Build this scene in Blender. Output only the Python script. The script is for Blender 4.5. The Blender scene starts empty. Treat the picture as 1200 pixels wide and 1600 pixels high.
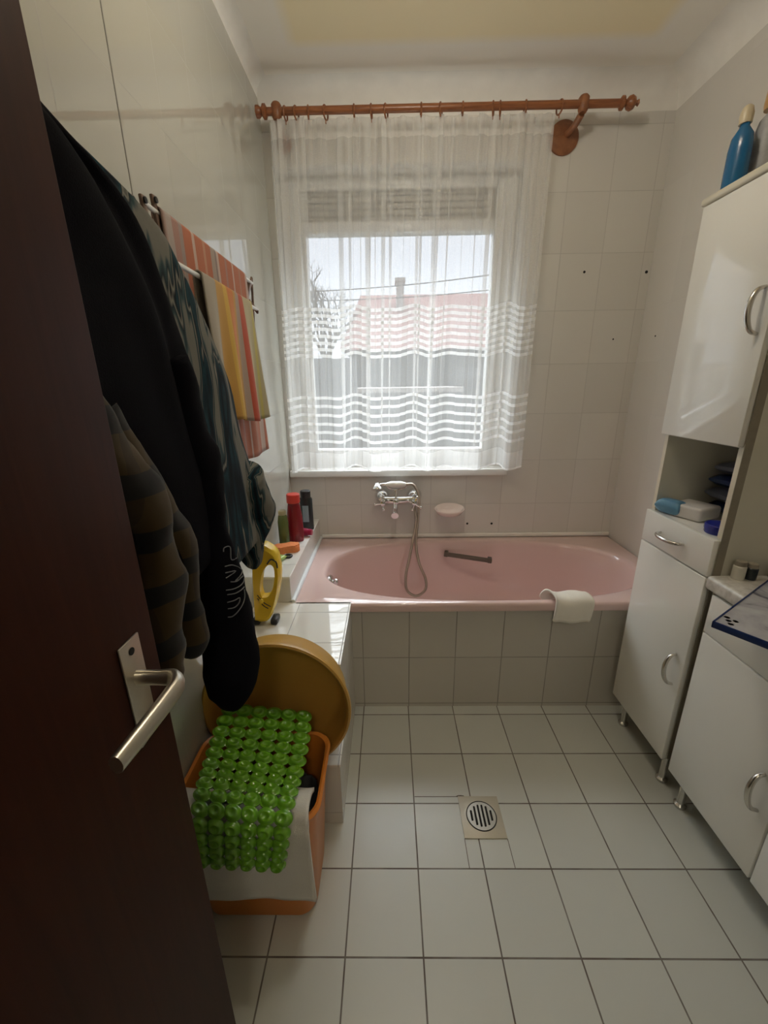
import bpy, bmesh, math, random
from mathutils import Vector, Matrix, noise
from mathutils.bvhtree import BVHTree
PI = math.pi
sc = bpy.context.scene
C = sc.collection
random.seed(7)

# ---------------------------------------------------------------- camera, sky, exposure
F, PITCH, ROLL, YAW, EYE = 635.3, .3035, -.0143, .0147, 1.395
fw = Vector((-math.sin(YAW)*math.cos(PITCH), math.cos(YAW)*math.cos(PITCH), -math.sin(PITCH)))
rt = Vector((math.cos(YAW), math.sin(YAW), 0)); upv = rt.cross(fw)
r2 = math.cos(ROLL)*rt + math.sin(ROLL)*upv; u2 = -math.sin(ROLL)*rt + math.cos(ROLL)*upv
cam_d = bpy.data.cameras.new('camera'); cam = bpy.data.objects.new('camera', cam_d); C.objects.link(cam)
m = Matrix.Identity(4)
for i, v in enumerate((r2, u2, -fw)):
    for k in range(3): m[k][i] = v[k]
m.translation = (0, 0, EYE)
cam.matrix_world = m
cam_d.sensor_fit = 'VERTICAL'; cam_d.sensor_height = 24; cam_d.lens = F/1600*24
cam_d.clip_start = .02; cam_d.clip_end = 300
sc.camera = cam
vs = sc.view_settings
vs.view_transform = 'Standard'; vs.look = 'None'; vs.gamma = 1; vs.use_curve_mapping = False
vs.exposure = 0.0
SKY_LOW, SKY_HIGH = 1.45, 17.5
FILL_LAMP = 60.0  # strength of the added ceiling fill lamp
FILL_HALL = 17.0   # strength of the added hallway fill lamp
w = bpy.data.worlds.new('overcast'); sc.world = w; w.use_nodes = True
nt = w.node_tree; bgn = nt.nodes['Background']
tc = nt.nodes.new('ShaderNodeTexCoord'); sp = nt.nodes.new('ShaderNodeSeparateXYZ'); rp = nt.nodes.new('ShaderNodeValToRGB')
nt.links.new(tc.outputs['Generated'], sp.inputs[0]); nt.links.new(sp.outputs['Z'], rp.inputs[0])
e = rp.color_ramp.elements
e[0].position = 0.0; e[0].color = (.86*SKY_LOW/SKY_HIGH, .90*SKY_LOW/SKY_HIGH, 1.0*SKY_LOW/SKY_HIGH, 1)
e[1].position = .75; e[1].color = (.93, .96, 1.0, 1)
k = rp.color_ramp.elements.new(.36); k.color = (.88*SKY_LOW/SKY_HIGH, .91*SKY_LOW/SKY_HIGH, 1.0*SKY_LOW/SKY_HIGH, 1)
# added bright zone high in the sky, window side only, to light the room
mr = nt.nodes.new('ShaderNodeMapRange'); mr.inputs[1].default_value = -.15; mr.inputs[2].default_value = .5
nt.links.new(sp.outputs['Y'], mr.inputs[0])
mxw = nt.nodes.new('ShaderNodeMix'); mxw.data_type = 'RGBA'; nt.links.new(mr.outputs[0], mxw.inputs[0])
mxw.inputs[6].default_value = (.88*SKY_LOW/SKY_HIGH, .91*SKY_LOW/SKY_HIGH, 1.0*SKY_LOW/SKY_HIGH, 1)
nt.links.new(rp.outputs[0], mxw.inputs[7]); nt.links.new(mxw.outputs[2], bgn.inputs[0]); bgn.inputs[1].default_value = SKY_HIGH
sc.cycles.max_bounces = 12; sc.cycles.diffuse_bounces = 8; sc.cycles.transparent_max_bounces = 48
sc.cycles.glossy_bounces = 4; sc.cycles.transmission_bounces = 6
sc.cycles.caustics_reflective = False; sc.cycles.caustics_refractive = False
sc.cycles.sample_clamp_indirect = 6
sc.cycles.use_denoising = True

# ---------------------------------------------------------------- helpers
def at(u, v, **kw):
    """world point seen at photo pixel (u, v) on a plane X=, Y= or Z="""
    d = r2*((u-600)/F) + u2*(-(v-800)/F) + fw
    (a, c), = kw.items(); i = 'XYZ'.index(a); o = Vector((0, 0, EYE))
    return o + d*((c-o[i])/d[i])

def srgb(*c):
    return tuple(((x/255)/12.92 if x/255 <= .04045 else ((x/255+.055)/1.055)**2.4) for x in c)

class N:
    def __init__(s, name):
        s.m = bpy.data.materials.new(name); s.m.use_nodes = True; s.t = s.m.node_tree
        s.b = s.t.nodes['Principled BSDF']; s.out = s.t.nodes['Material Output']
    def n(s, kind, **kw):
        x = s.t.nodes.new('ShaderNode'+kind)
        for a, b in kw.items(): setattr(x, a, b)
        return x
    def l(s, a, b): s.t.links.new(a, b)
    def coord(s, scale=(1, 1, 1), loc=(0, 0, 0), rot=(0, 0, 0)):
        t = s.n('TexCoord'); mp = s.n('Mapping'); s.l(t.outputs['Object'], mp.inputs[0])
        mp.inputs[1].default_value = loc; mp.inputs[2].default_value = rot; mp.inputs[3].default_value = scale
        return mp.outputs[0]
    def math(s, op, a, b=None, c=None):
        x = s.n('Math', operation=op)
        for i, v in enumerate((a, b, c)):
            if v is None: continue
            if isinstance(v, (int, float)): x.inputs[i].default_value = v
            else: s.l(v, x.inputs[i])
        return x.outputs[0]
    def mix(s, f, a, b):
        x = s.n('Mix', data_type='RGBA')
        for sock, v in ((x.inputs[0], f), (x.inputs[6], a), (x.inputs[7], b)):
            if isinstance(v, (int, float)): sock.default_value = v
            elif isinstance(v, tuple): sock.default_value = (*v, 1) if len(v) == 3 else v
            else: s.l(v, sock)
        return x.outputs[2]
    def noise(s, scale, vec=None, detail=3, out='Fac', dist=0.):
        x = s.n('TexNoise'); x.inputs['Scale'].default_value = scale; x.inputs['Detail'].default_value = detail
        x.inputs['Distortion'].default_value = dist
        s.l(vec if vec is not None else s.coord(), x.inputs['Vector'])
        return x.outputs[out]
    def ramp(s, f, *stops, interp='LINEAR'):
        x = s.n('ValToRGB'); s.l(f, x.inputs[0]); cr = x.color_ramp; cr.interpolation = interp
        while len(cr.elements) < len(stops): cr.elements.new(.5)
        for el, (p, c) in zip(cr.elements, stops): el.position = p; el.color = (*c, 1)
        return x.outputs[0]
    def base(s, v):
        if isinstance(v, tuple): s.b.inputs['Base Color'].default_value = (*v[:3], 1)
        else: s.l(v, s.b.inputs['Base Color'])
        return s
    def pr(s, **kw):
        for a, b in kw.items():
            a = {'rough': 'Roughness', 'metal': 'Metallic', 'coat': 'Coat Weight', 'spec': 'Specular IOR Level', 'sheen': 'Sheen Weight', 'trans': 'Transmission Weight', 'ior': 'IOR', 'alpha': 'Alpha'}[a]
            if isinstance(b, (int, float)): s.b.inputs[a].default_value = b
            else: s.l(b, s.b.inputs[a])
        return s
    def bump(s, h, strength=.2, dist=.002):
        x = s.n('Bump'); x.inputs['Strength'].default_value = strength; x.inputs['Distance'].default_value = dist
        s.l(h, x.inputs['Height']); s.l(x.outputs[0], s.b.inputs['Normal'])
        return s

def plain(name, c, rough=.5, metal=0., var=.08, vscale=14, bump=0., bscale=300, **kw):
    a = N(name)
    f = a.noise(vscale, detail=4)
    lo = tuple(x*(1-var) for x in c); hi = tuple(min(1, x*(1+var)) for x in c)
    a.base(a.mix(f, lo, hi)).pr(rough=rough, metal=metal, **kw)
    if bump: a.bump(a.noise(bscale, detail=2), bump, .001)
    return a.m

def tile_mat(name, col, grout, axes, size, origin, rough=.18, mort=.0022, var=.05, dirt=0., extra=None, soft=.15, ior=1.5):
    """glazed tiles: axes e.g. 'xz'; grid lines pass through origin; grout lines sunk with a bump"""
    a = N(name); t = a.n('TexCoord'); s = a.n('SeparateXYZ'); a.l(t.outputs['Object'], s.inputs[0])
    ch = [s.outputs['XYZ'.index(q.upper())] for q in axes]
    ds = []; ids = []
    for c_, sz, o in zip(ch, size, origin):
        q = a.math('DIVIDE', a.math('SUBTRACT', c_, o), sz)
        fr = a.math('FRACT', q); ids.append(a.math('FLOOR', q))
        dd = a.math('MINIMUM', fr, a.math('SUBTRACT', 1.0, fr)); ds.append(a.math('MULTIPLY', dd, sz))
    dmin = a.math('MINIMUM', ds[0], ds[1])
    if extra:
        ax, pos = extra
        dmin = a.math('MINIMUM', dmin, a.math('ABSOLUTE', a.math('SUBTRACT', s.outputs['XYZ'.index(ax.upper())], pos)))
    mk = a.n('MapRange'); mk.inputs[1].default_value = mort*.45; mk.inputs[2].default_value = mort*(.55+soft)
    mk.inputs[3].default_value = 1; mk.inputs[4].default_value = 0; a.l(dmin, mk.inputs[0]); gm = mk.outputs[0]
    cx = a.n('CombineXYZ'); a.l(ids[0], cx.inputs[0]); a.l(ids[1], cx.inputs[1])
    wn = a.n('TexWhiteNoise'); a.l(cx.outputs[0], wn.inputs['Vector'])
    lo = tuple(x*(1-var) for x in col); hi = tuple(min(1, x*(1+var)) for x in col)
    tcol = a.mix(wn.outputs['Value'], lo, hi)
    if dirt:
        nz = a.noise(3.2, detail=6); tcol = a.mix(a.math('MULTIPLY', nz, dirt), tcol, tuple(x*.7 for x in col))
    gn = a.math('MULTIPLY', gm, a.math('ADD', a.math('MULTIPLY', a.noise(9, detail=4), .9), .45)); gn = a.math('MINIMUM', gn, 1.0)
    a.base(a.mix(gn, tcol, grout))
    a.pr(rough=a.math('ADD', a.math('MULTIPLY', gm, .5), rough))
    a.pr(ior=ior)
    a.bump(a.math('SUBTRACT', a.math('MULTIPLY', a.noise(7, detail=1), .12), gm), .35, .0012)
    return a.m

def bm_new(): return bmesh.new()
def bx(bm, x0, x1, y0, y1, z0, z1, bev=0., seg=2, mat=None):
    r = bmesh.ops.create_cube(bm, size=1)
    vsx = r['verts']
    for v in vsx:
        v.co = Vector(((x0+x1)/2+v.co.x*(x1-x0), (y0+y1)/2+v.co.y*(y1-y0), (z0+z1)/2+v.co.z*(z1-z0)))
    if mat is not None: bmesh.ops.transform(bm, matrix=mat, verts=vsx)
    if bev:
        es = list({ed for v in vsx for ed in v.link_edges})
        bmesh.ops.bevel(bm, geom=es, offset=bev, segments=seg, affect='EDGES', profile=.5)
    return bm
def smoothpath(pts, k=6):
    """Catmull-Rom through pts"""
    P = [Vector(p) for p in pts]; out = []
    for i in range(len(P)-1):
        a = P[max(i-1, 0)]; b = P[i]; c = P[i+1]; d = P[min(i+2, len(P)-1)]
        for j in range(k):
            t = j/k
            out.append(.5*((2*b)+(-a+c)*t+(2*a-5*b+4*c-d)*t*t+(-a+3*b-3*c+d)*t**3))
    out.append(P[-1]); return out
def tube(bm, pts, r, n=12, cap=True, sq=(1, 1)):
    P = [Vector(p) for p in pts]; rs = r if isinstance(r, (list, tuple)) else [r]*len(P)
    if len(rs) != len(P):
        rs = [rs[min(int(i/(len(P)-1)*(len(rs)-1)), len(rs)-2)]*(1-(i/(len(P)-1)*(len(rs)-1) - min(int(i/(len(P)-1)*(len(rs)-1)), len(rs)-2))) + rs[min(int(i/(len(P)-1)*(len(rs)-1)), len(rs)-2)+1]*(i/(len(P)-1)*(len(rs)-1) - min(int(i/(len(P)-1)*(len(rs)-1)), len(rs)-2)) for i in range(len(P))]
    t0 = (P[1]-P[0]).normalized(); ref = Vector((0, 0, 1)) if abs(t0.z) < .9 else Vector((1, 0, 0))
    u = t0.cross(ref).normalized(); rings = []
    for i, p in enumerate(P):
        t = (P[min(i+1, len(P)-1)]-P[max(i-1, 0)]).normalized()
        u = (u - t*u.dot(t)).normalized(); v = t.cross(u)
        rings.append([bm.verts.new(p+rs[i]*(u*math.cos(2*PI*k/n)*sq[0]+v*math.sin(2*PI*k/n)*sq[1])) for k in range(n)])
    for a, b in zip(rings, rings[1:]):
        for k in range(n): bm.faces.new((a[k], a[(k+1) % n], b[(k+1) % n], b[k]))
    if cap: bm.faces.new(rings[0][::-1]); bm.faces.new(rings[-1])
    return bm
def lathe(bm, prof, n=24, mat=None, sx=1, sy=1):
    """prof: list of (r, z)"""
    rings = []
    for r, z in prof:
        if r < 1e-6: rings.append([bm.verts.new((0, 0, z))])
        else: rings.append([bm.verts.new((r*sx*math.cos(2*PI*k/n), r*sy*math.sin(2*PI*k/n), z)) for k in range(n)])
    for a, b in zip(rings, rings[1:]):
        for k in range(n):
            j = (k+1) % n
            if len(a) == 1 and len(b) == 1: continue
            if len(a) == 1: bm.faces.new((a[0], b[j], b[k]))
            elif len(b) == 1: bm.faces.new((a[k], a[j], b[0]))
            else: bm.faces.new((a[k], a[j], b[j], b[k]))
    if len(rings[0]) > 1: bm.faces.new(rings[0][::-1])
    if len(rings[-1]) > 1: bm.faces.new(rings[-1])
    if mat is not None: bmesh.ops.transform(bm, matrix=mat, verts=[v for rg in rings for v in rg])
    return bm
def prism(bm, poly, h, mat=None, bev=0.):
    """poly in XY extruded along z by h"""
    b = [bm.verts.new((x, y, 0)) for x, y in poly]; t = [bm.verts.new((x, y, h)) for x, y in poly]
    n = len(poly); bm.faces.new(b[::-1]); tf = bm.faces.new(t)
    for i in range(n): bm.faces.new((b[i], b[(i+1) % n], t[(i+1) % n], t[i]))
    if bev:
        es = list({ed for v in b+t for ed in v.link_edges if (ed.verts[0] in b) == (ed.verts[1] in b)})
        r = bmesh.ops.bevel(bm, geom=es, offset=bev, segments=2, affect='EDGES')
    if mat is not None: bmesh.ops.transform(bm, matrix=mat, verts=bm.verts[:])
    return bm
def TR(x, y, z, rz=0, rx=0, ry=0): return Matrix.Translation((x, y, z)) @ Matrix.Rotation(rz, 4, 'Z') @ Matrix.Rotation(ry, 4, 'Y') @ Matrix.Rotation(rx, 4, 'X')

def obj(name, bm, mat, parent=None, smooth=True, angle=40):
    bmesh.ops.recalc_face_normals(bm, faces=bm.faces[:])
    me = bpy.data.meshes.new(name); bm.to_mesh(me); bm.free()
    if smooth:
        me.polygons.foreach_set('use_smooth', [True]*len(me.polygons))
        try: me.set_sharp_from_angle(angle=math.radians(angle))
        except Exception: pass
    me.materials.append(mat)
    o = bpy.data.objects.new(name, me); C.objects.link(o)
    if parent:
        o.parent = parent; o.matrix_parent_inverse = parent.matrix_basis.inverted()   # meshes are written in world coordinates
    return o
def tag(o, label, cat, group=None):
    o['label'] = label; o['category'] = cat
    if group: o['group'] = group
    return o
def thing(name, label, cat, loc, group=None):
    o = bpy.data.objects.new(name, None); C.objects.link(o); o.location = loc; o.empty_display_size = .05
    return tag(o, label, cat, group)
def struct(name, bm, mat, parent=None, smooth=True, label=None):
    o = obj(name, bm, mat, parent, smooth)
    if parent is None: o['kind'] = 'structure'
    if label: o['label'] = label
    return o

# ---------------------------------------------------------------- materials
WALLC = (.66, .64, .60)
M = {}
M['back_tile'] = tile_mat('back_wall_tile', WALLC, (.48, .46, .43), 'xz', (.2, .25), (.035, .735), rough=.2, mort=.0022, var=.03)
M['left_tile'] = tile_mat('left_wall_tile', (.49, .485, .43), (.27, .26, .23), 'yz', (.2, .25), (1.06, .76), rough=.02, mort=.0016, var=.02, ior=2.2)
M['left_join'] = plain('dark_joint', (.2, .19, .17), .7)
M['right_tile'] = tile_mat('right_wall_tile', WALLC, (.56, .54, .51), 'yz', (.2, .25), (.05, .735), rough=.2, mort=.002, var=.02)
M['floor_tile'] = tile_mat('floor_tile', (.56, .57, .53), (.11, .085, .07), 'xy', (.2, .2), (-.125, .65), rough=.30, mort=.0036, var=.05, dirt=.35)
M['tub_tile'] = tile_mat('bath_front_tile', (.56, .53, .48), (.27, .25, .22), 'xz', (.2, .2433), (-.122, .0167), rough=.25, mort=.0034, var=.03)
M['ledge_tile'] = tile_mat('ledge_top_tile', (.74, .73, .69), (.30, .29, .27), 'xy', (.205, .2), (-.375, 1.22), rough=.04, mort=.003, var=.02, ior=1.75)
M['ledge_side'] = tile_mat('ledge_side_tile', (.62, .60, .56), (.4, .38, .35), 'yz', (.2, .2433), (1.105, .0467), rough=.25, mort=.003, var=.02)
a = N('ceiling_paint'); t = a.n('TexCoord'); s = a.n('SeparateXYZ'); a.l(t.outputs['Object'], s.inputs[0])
def edge(n, c, p, sgn):  # soft edge where the cream middle meets the whiter border
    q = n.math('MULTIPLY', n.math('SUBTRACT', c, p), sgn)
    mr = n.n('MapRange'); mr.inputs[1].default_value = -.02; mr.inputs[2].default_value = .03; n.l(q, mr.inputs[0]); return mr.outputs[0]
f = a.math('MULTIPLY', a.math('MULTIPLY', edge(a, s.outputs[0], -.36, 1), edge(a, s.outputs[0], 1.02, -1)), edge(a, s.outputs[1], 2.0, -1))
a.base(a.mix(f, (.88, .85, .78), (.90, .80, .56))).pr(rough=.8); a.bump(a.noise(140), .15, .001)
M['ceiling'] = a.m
M['coving'] = plain('coving_paint', (.82, .80, .75), .7, bump=.1, bscale=90)
M['plaster'] = plain('plaster', (.55, .52, .47), .85)
a = N('door_wood'); c = a.coord((18, 18, 1.2)); nz = a.noise(3, c, detail=5, dist=1.2)
a.base(a.ramp(nz, (.3, (.028, .0070, .0030)), (.7, (.040, .0105, .0045)))).pr(rough=.55, spec=.10); a.bump(nz, .1, .001)
M['door'] = a.m
M['alu'] = plain('brushed_aluminium', (.62, .58, .50), .34, 1., var=.1, vscale=60)
M['chrome'] = plain('chrome', (.82, .82, .82), .08, 1., var=.02)
M['steel'] = plain('dull_chrome', (.66, .64, .60), .22, 1., var=.05)
M['black'] = plain('black_plastic', (.015, .015, .016), .45)
M['grout_dark'] = plain('dark_grout', (.13, .10, .08), .9)
M['dark_hole'] = plain('dark_opening', (.012, .011, .010), .9)
M['pvc'] = plain('white_window_plastic', (.80, .80, .78), .3, var=.02)
M['sill'] = plain('white_sill', (.78, .77, .74), .35, var=.03)
M['shutter_box'] = plain('roller_shutter_slats', (.50, .48, .44), .5)
M['pink'] = plain('pink_enamel', (.68, .50, .475), .09, var=.02, vscale=4, coat=.6)
M['pinkc'] = plain('pale_pink_ceramic', (.90, .79, .755), .15, var=.02)
M['silicone'] = plain('white_silicone', (.68, .72, .74), .35, var=.06)
a = N('hose_metal'); wv = a.n('TexWave'); wv.bands_direction = 'Z'; wv.inputs['Scale'].default_value = 160; a.l(a.coord(), wv.inputs[0])
a.base((.42, .37, .31)).pr(rough=.3, metal=.9); a.bump(wv.outputs['Fac'], .6, .001); M['hose'] = a.m
M['ceramic'] = plain('white_ceramic', (.90, .89, .85), .12, var=.02)
M['cab'] = plain('white_gloss_laminate', (.82, .81, .765), .045, var=.015, vscale=2, ior=1.8)
M['cab_edge'] = plain('cream_edge_band', (.70, .64, .52), .4, var=.04)
M['cab_side'] = plain('cream_laminate', (.66, .64, .55), .4, var=.03)
M['cab_dark'] = plain('grey_carcass_edge', (.27, .24, .19), .5, var=.12, vscale=60)
a = N('worktop_laminate'); nz = a.noise(55, detail=6); a.base(a.ramp(nz, (.35, (.50, .47, .42)), (.65, (.66, .63, .58)))).pr(rough=.22); M['worktop'] = a.m
a = N('curtain_wood'); c = a.coord((2, 30, 30)); nz = a.noise(4, c, detail=5, dist=.6)
a.base(a.ramp(nz, (.3, (.17, .055, .02)), (.7, (.34, .13, .05)))).pr(rough=.32); M['wood'] = a.m
a = N('bracket_wood'); nz = a.noise(30, detail=4, dist=.8)
a.base(a.ramp(nz, (.3, (.20, .075, .03)), (.7, (.30, .12, .05)))).pr(rough=.4); M['wood2'] = a.m
M['rack'] = plain('brown_rack_plastic', (.14, .085, .06), .4)
M['rod'] = plain('white_coated_rod', (.78, .77, .74), .3)
M['navy'] = plain('navy_fleece', (.0035, .0034, .0055), 1., var=.25, vscale=30, bump=.5, bscale=500, spec=.1)
M['letter'] = plain('grey_embroidery', (.16, .16, .17), .8)
M['orange'] = plain('orange_plastic', (.60, .20, .03), .38, var=.06)
M['yellow'] = plain('yellow_basin_plastic', (.52, .30, .065), .33, var=.05)
M['mat'] = None
a = N('lime_vinyl'); a.base((.13, .34, .015)).pr(rough=.16, trans=.0, coat=.4)
a.b.inputs['Subsurface Weight'].default_value = .0; M['lime'] = a.m
M['white_towel'] = plain('white_terry', (.62, .60, .56), .95, bump=.9, bscale=420, sheen=.2)
M['cloth'] = plain('cream_cloth', (.80, .76, .68), .8, bump=.5, bscale=300)
M['vac'] = plain('yellow_gloss_plastic', (.80, .55, .03), .25, var=.03)
M['red'] = plain('red_cap_plastic', (.62, .045, .03), .35)
M['wine'] = plain('wine_red_bottle', (.22, .012, .022), .22)
M['green'] = plain('green_bottle', (.105, .145, .04), .25)
M['teal_dark'] = plain('dark_bottle', (.025, .032, .035), .25)
M['magenta'] = plain('magenta_tube', (.33, .015, .06), .3)
M['sponge'] = plain('orange_sponge', (.80, .27, .10), .9, bump=1., bscale=160, var=.15, vscale=80)
M['limepouch'] = plain('green_pouch', (.35, .48, .12), .35)
M['bluegrey'] = plain('bluegrey_plastic', (.25, .36, .42), .35)
M['silverlid'] = plain('pale_gold_cap', (.45, .40, .24), .3, .4)
M['blue'] = plain('blue_bottle_plastic', (.008, .10, .24), .25)
M['label_grey'] = plain('grey_label', (.30, .30, .31), .5, var=.3, vscale=60)
M['navyplastic'] = plain('dark_blue_plastic', (.012, .03, .12), .25)
M['tinblue'] = plain('blue_tin', (.015, .02, .22), .2)
M['packblue'] = plain('pale_blue_film', (.10, .24, .38), .3, var=.15, vscale=30)
M['packwhite'] = plain('white_film', (.62, .59, .57), .35)
M['pinkish'] = plain('tan_cap', (.42, .24, .10), .4)

# outdoors
M['roof'] = None
a = N('roof_tiles'); wv = a.n('TexWave'); wv.bands_direction = 'Z'; wv.inputs['Scale'].default_value = 2.2; a.l(a.coord(), wv.inputs[0])
a.base(a.mix(wv.outputs['Fac'], (.13, .045, .036), (.17, .062, .052))).pr(rough=.8); M['roof'] = a.m
M['house'] = plain('house_render', (.11, .11, .10), .9)
M['housew'] = plain('white_render', (.2, .2, .19), .9)
M['brick'] = plain('chimney_brick', (.42, .38, .34), .9)
M['bark'] = plain('bark', (.13, .11, .09), .9)
M['ground'] = plain('yard_ground', (.05, .05, .045), .95, var=.3, vscale=1)
M['wire'] = plain('cable', (.05, .05, .05), .6)
M['hedge'] = plain('hedge_leaves', (.10, .13, .06), .9, var=.4, vscale=6)
a = N('window_glass')
tr = a.n('BsdfTransparent'); gl = a.n('BsdfGlossy'); gl.inputs['Roughness'].default_value = .0; mx = a.n('MixShader'); mx.inputs[0].default_value = .05
tr.inputs[0].default_value = (.96, .98, .98, 1)
a.l(tr.outputs[0], mx.inputs[1]); a.l(gl.outputs[0], mx.inputs[2]); a.l(mx.outputs[0], a.out.inputs[0]); M['glass'] = a.m

# sheer curtain: open weave with denser woven stripes and hem
STR1 = [at(640, v, Y=2.13).z for v in (481, 491, 501, 512, 523, 534, 544, 554)]
STR2 = [at(640, v, Y=2.13).z for v in (620, 633, 647, 661, 674, 688)]
HEM = at(640, 706, Y=2.13).z; CBZ = at(640, 733, Y=2.135).z
a = N('sheer_curtain'); t = a.n('TexCoord'); s = a.n('SeparateXYZ'); a.l(t.outputs['UV'], s.inputs[0]); vz = s.outputs[1]
acc = None
for z in STR1+STR2:
    q = a.math('LESS_THAN', a.math('ABSOLUTE', a.math('SUBTRACT', vz, z)), .0075)
    acc = q if acc is None else a.math('MAXIMUM', acc, q)
hem = a.math('LESS_THAN', vz, HEM)
head = a.math('GREATER_THAN', vz, 2.40)
opac = a.math('ADD', .34, a.math('MULTIPLY', a.noise(260, detail=1), .08))
opac = a.math('ADD', opac, a.math('MULTIPLY', acc, .50))
opac = a.math('ADD', opac, a.math('MULTIPLY', hem, .22))
opac = a.math('ADD', opac, a.math('MULTIPLY', a.math('LESS_THAN', vz, CBZ+.010), .35))
opac = a.math('ADD', opac, a.math('MULTIPLY', head, .12))
opac = a.math('MINIMUM', opac, .95)
df = a.n('BsdfDiffuse'); df.inputs[0].default_value = (.93, .93, .92, 1); tl = a.n('BsdfTranslucent'); tl.inputs[0].default_value = (.93, .93, .92, 1)
m1 = a.n('MixShader'); m1.inputs[0].default_value = .5; a.l(df.outputs[0], m1.inputs[1]); a.l(tl.outputs[0], m1.inputs[2])
tr = a.n('BsdfTransparent'); m2 = a.n('MixShader'); a.l(opac, m2.inputs[0]); a.l(tr.outputs[0], m2.inputs[1]); a.l(m1.outputs[0], m2.inputs[2])
a.l(m2.outputs[0], a.out.inputs[0]); M['sheer'] = a.m

def stripe_mat(name, cols, axis, period, rough=.95, jitter=.0):
    a = N(name); t = a.n('TexCoord'); s = a.n('SeparateXYZ'); a.l(t.outputs['Object'], s.inputs[0])
    v = s.outputs['XYZ'.index(axis)]
    if jitter: v = a.math('ADD', v, a.math('MULTIPLY', a.noise(5, detail=1), jitter))
    fr = a.math('FRACT', a.math('DIVIDE', v, period))
    stops = [(p, c) for p, c in cols]
    a.base(a.ramp(fr, *stops, interp='CONSTANT')).pr(rough=rough, sheen=.2); a.bump(a.noise(500), .6, .001)
    return a.m
OR, PK, LT = (.36, .095, .035), (.30, .15, .12), (.44, .33, .28)
M['towel_a'] = stripe_mat('orange_pink_stripes', [(0, (.30, .20, .17)), (.04, (.33, .27, .24)), (.07, PK), (.10, (.26, .2, .18)), (.12, OR), (.165, LT), (.18, OR), (.23, (.40, .20, .12)), (.245, OR), (.28, (.30, .24, .20)), (.305, (.20, .15, .14)), (.32, LT), (.335, OR), (.38, PK), (.395, OR), (.44, LT), (.45, OR), (.50, (.33, .15, .09)), (.515, OR), (.56, LT), (.60, OR), (.93, PK), (.96, (.35, .28, .25))], 'Y', 1.0)
YE, CR, RD = (.46, .25, .045), (.42, .37, .22), (.42, .06, .022)
M['towel_b'] = stripe_mat('yellow_cream_orange_stripes', [(0, (.33, .29, .23)), (.155, YE), (.20, (.56, .34, .04)), (.23, (.52, .16, .02)), (.275, YE), (.29, (.36, .27, .22)), (.32, RD), (.355, CR), (.43, (.48, .42, .13)), (.445, CR), (.47, RD), (.482, (.46, .29, .12)), (.51, CR), (.54, RD), (.56, CR)], 'Y', 1.0)
a = N('swirl_shirt'); wv = a.n('TexWave'); wv.inputs['Scale'].default_value = 8.5; wv.inputs['Distortion'].default_value = 8; wv.inputs['Detail'].default_value = 2.5; wv.inputs['Detail Scale'].default_value = 1.6
a.l(a.coord((1, 1.0, .22)), wv.inputs[0]); c1 = a.ramp(wv.outputs['Fac'], (0, (.004, .006, .01)), (.30, (.008, .038, .05)), (.42, (.006, .009, .013)), (.52, (.21, .20, .17)), (.62, (.012, .02, .024)), (.78, (.03, .06, .065)), (.9, (.16, .155, .135)), interp='LINEAR')
a.base(c1).pr(rough=.95, spec=.2); a.bump(a.noise(40), .3, .003); M['swirl'] = a.m
a = N('olive_plaid'); t = a.n('TexCoord'); s = a.n('SeparateXYZ'); a.l(t.outputs['Object'], s.inputs[0])
bz = a.math('LESS_THAN', a.math('FRACT', a.math('DIVIDE', a.math('ADD', s.outputs[2], a.math('MULTIPLY', a.noise(6), .03)), .085)), .38)
by = a.math('LESS_THAN', a.math('FRACT', a.math('DIVIDE', s.outputs[1], .07)), .3)
a.base(a.mix(bz, a.mix(by, (.040, .023, .003), (.024, .013, .002)), (.004, .004, .005))).pr(rough=.95, sheen=.1); M['plaid'] = a.m
a = N('marbled_tray'); nz = a.noise(9, detail=6, dist=1.4)
a.base(a.ramp(nz, (.30, (.10, .10, .13)), (.42, (.34, .34, .37)), (.7, (.46, .46, .49)))).pr(rough=.12); M['tray'] = a.m

# ---------------------------------------------------------------- room shell
XL, XR, YB, YF, ZC = -.56, 1.28, 2.25, -.30, 2.63
WX0, WX1, WZ0, WZ1 = -.525, .64, .945, 2.36   # window opening in the back wall
WT = .32
struct('floor', bx(bm_new(), XL-.1, XR+.1, YF-1.6, YB+.1, -.08, 0), M['floor_tile'], smooth=False)
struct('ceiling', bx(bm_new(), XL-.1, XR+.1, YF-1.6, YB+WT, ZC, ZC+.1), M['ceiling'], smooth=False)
b = bm_new()
bx(b, XL-.1, WX0, YB, YB+WT, -.08, ZC); bx(b, WX1, XR+.1, YB, YB+WT, -.08, ZC)
bx(b, WX0, WX1, YB, YB+WT, -.08, WZ0); bx(b, WX0, WX1, YB, YB+WT, WZ1, ZC)
wall_back = struct('wall_back', b, M['back_tile'], smooth=False)
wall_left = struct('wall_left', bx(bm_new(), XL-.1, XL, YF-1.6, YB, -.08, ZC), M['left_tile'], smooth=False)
wall_right = struct('wall_right', bx(bm_new(), XR, XR+.1, YF-1.6, YB, -.08, ZC), M['right_tile'], smooth=False)
b = bm_new(); bx(b, XL, -.36, YF-.12, YF, 0, ZC); bx(b, .46, XR, YF-.12, YF, 0, ZC); bx(b, -.36, .46, YF-.12, YF, 2.08, ZC)
struct('wall_front', b, M['plaster'], smooth=False)
struct('wall_hallway', bx(bm_new(), XL-.1, XR+.1, YF-1.7, YF-1.6, -.08, ZC+.1), M['plaster'], smooth=False)
# dark full-height joint in the left wall cladding
struct('wall_joint', bx(bm_new(), XL-.001, XL+.0008, 1.057, 1.0605, 1.0, ZC-.02), M['left_join'], wall_left, smooth=False)
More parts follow.
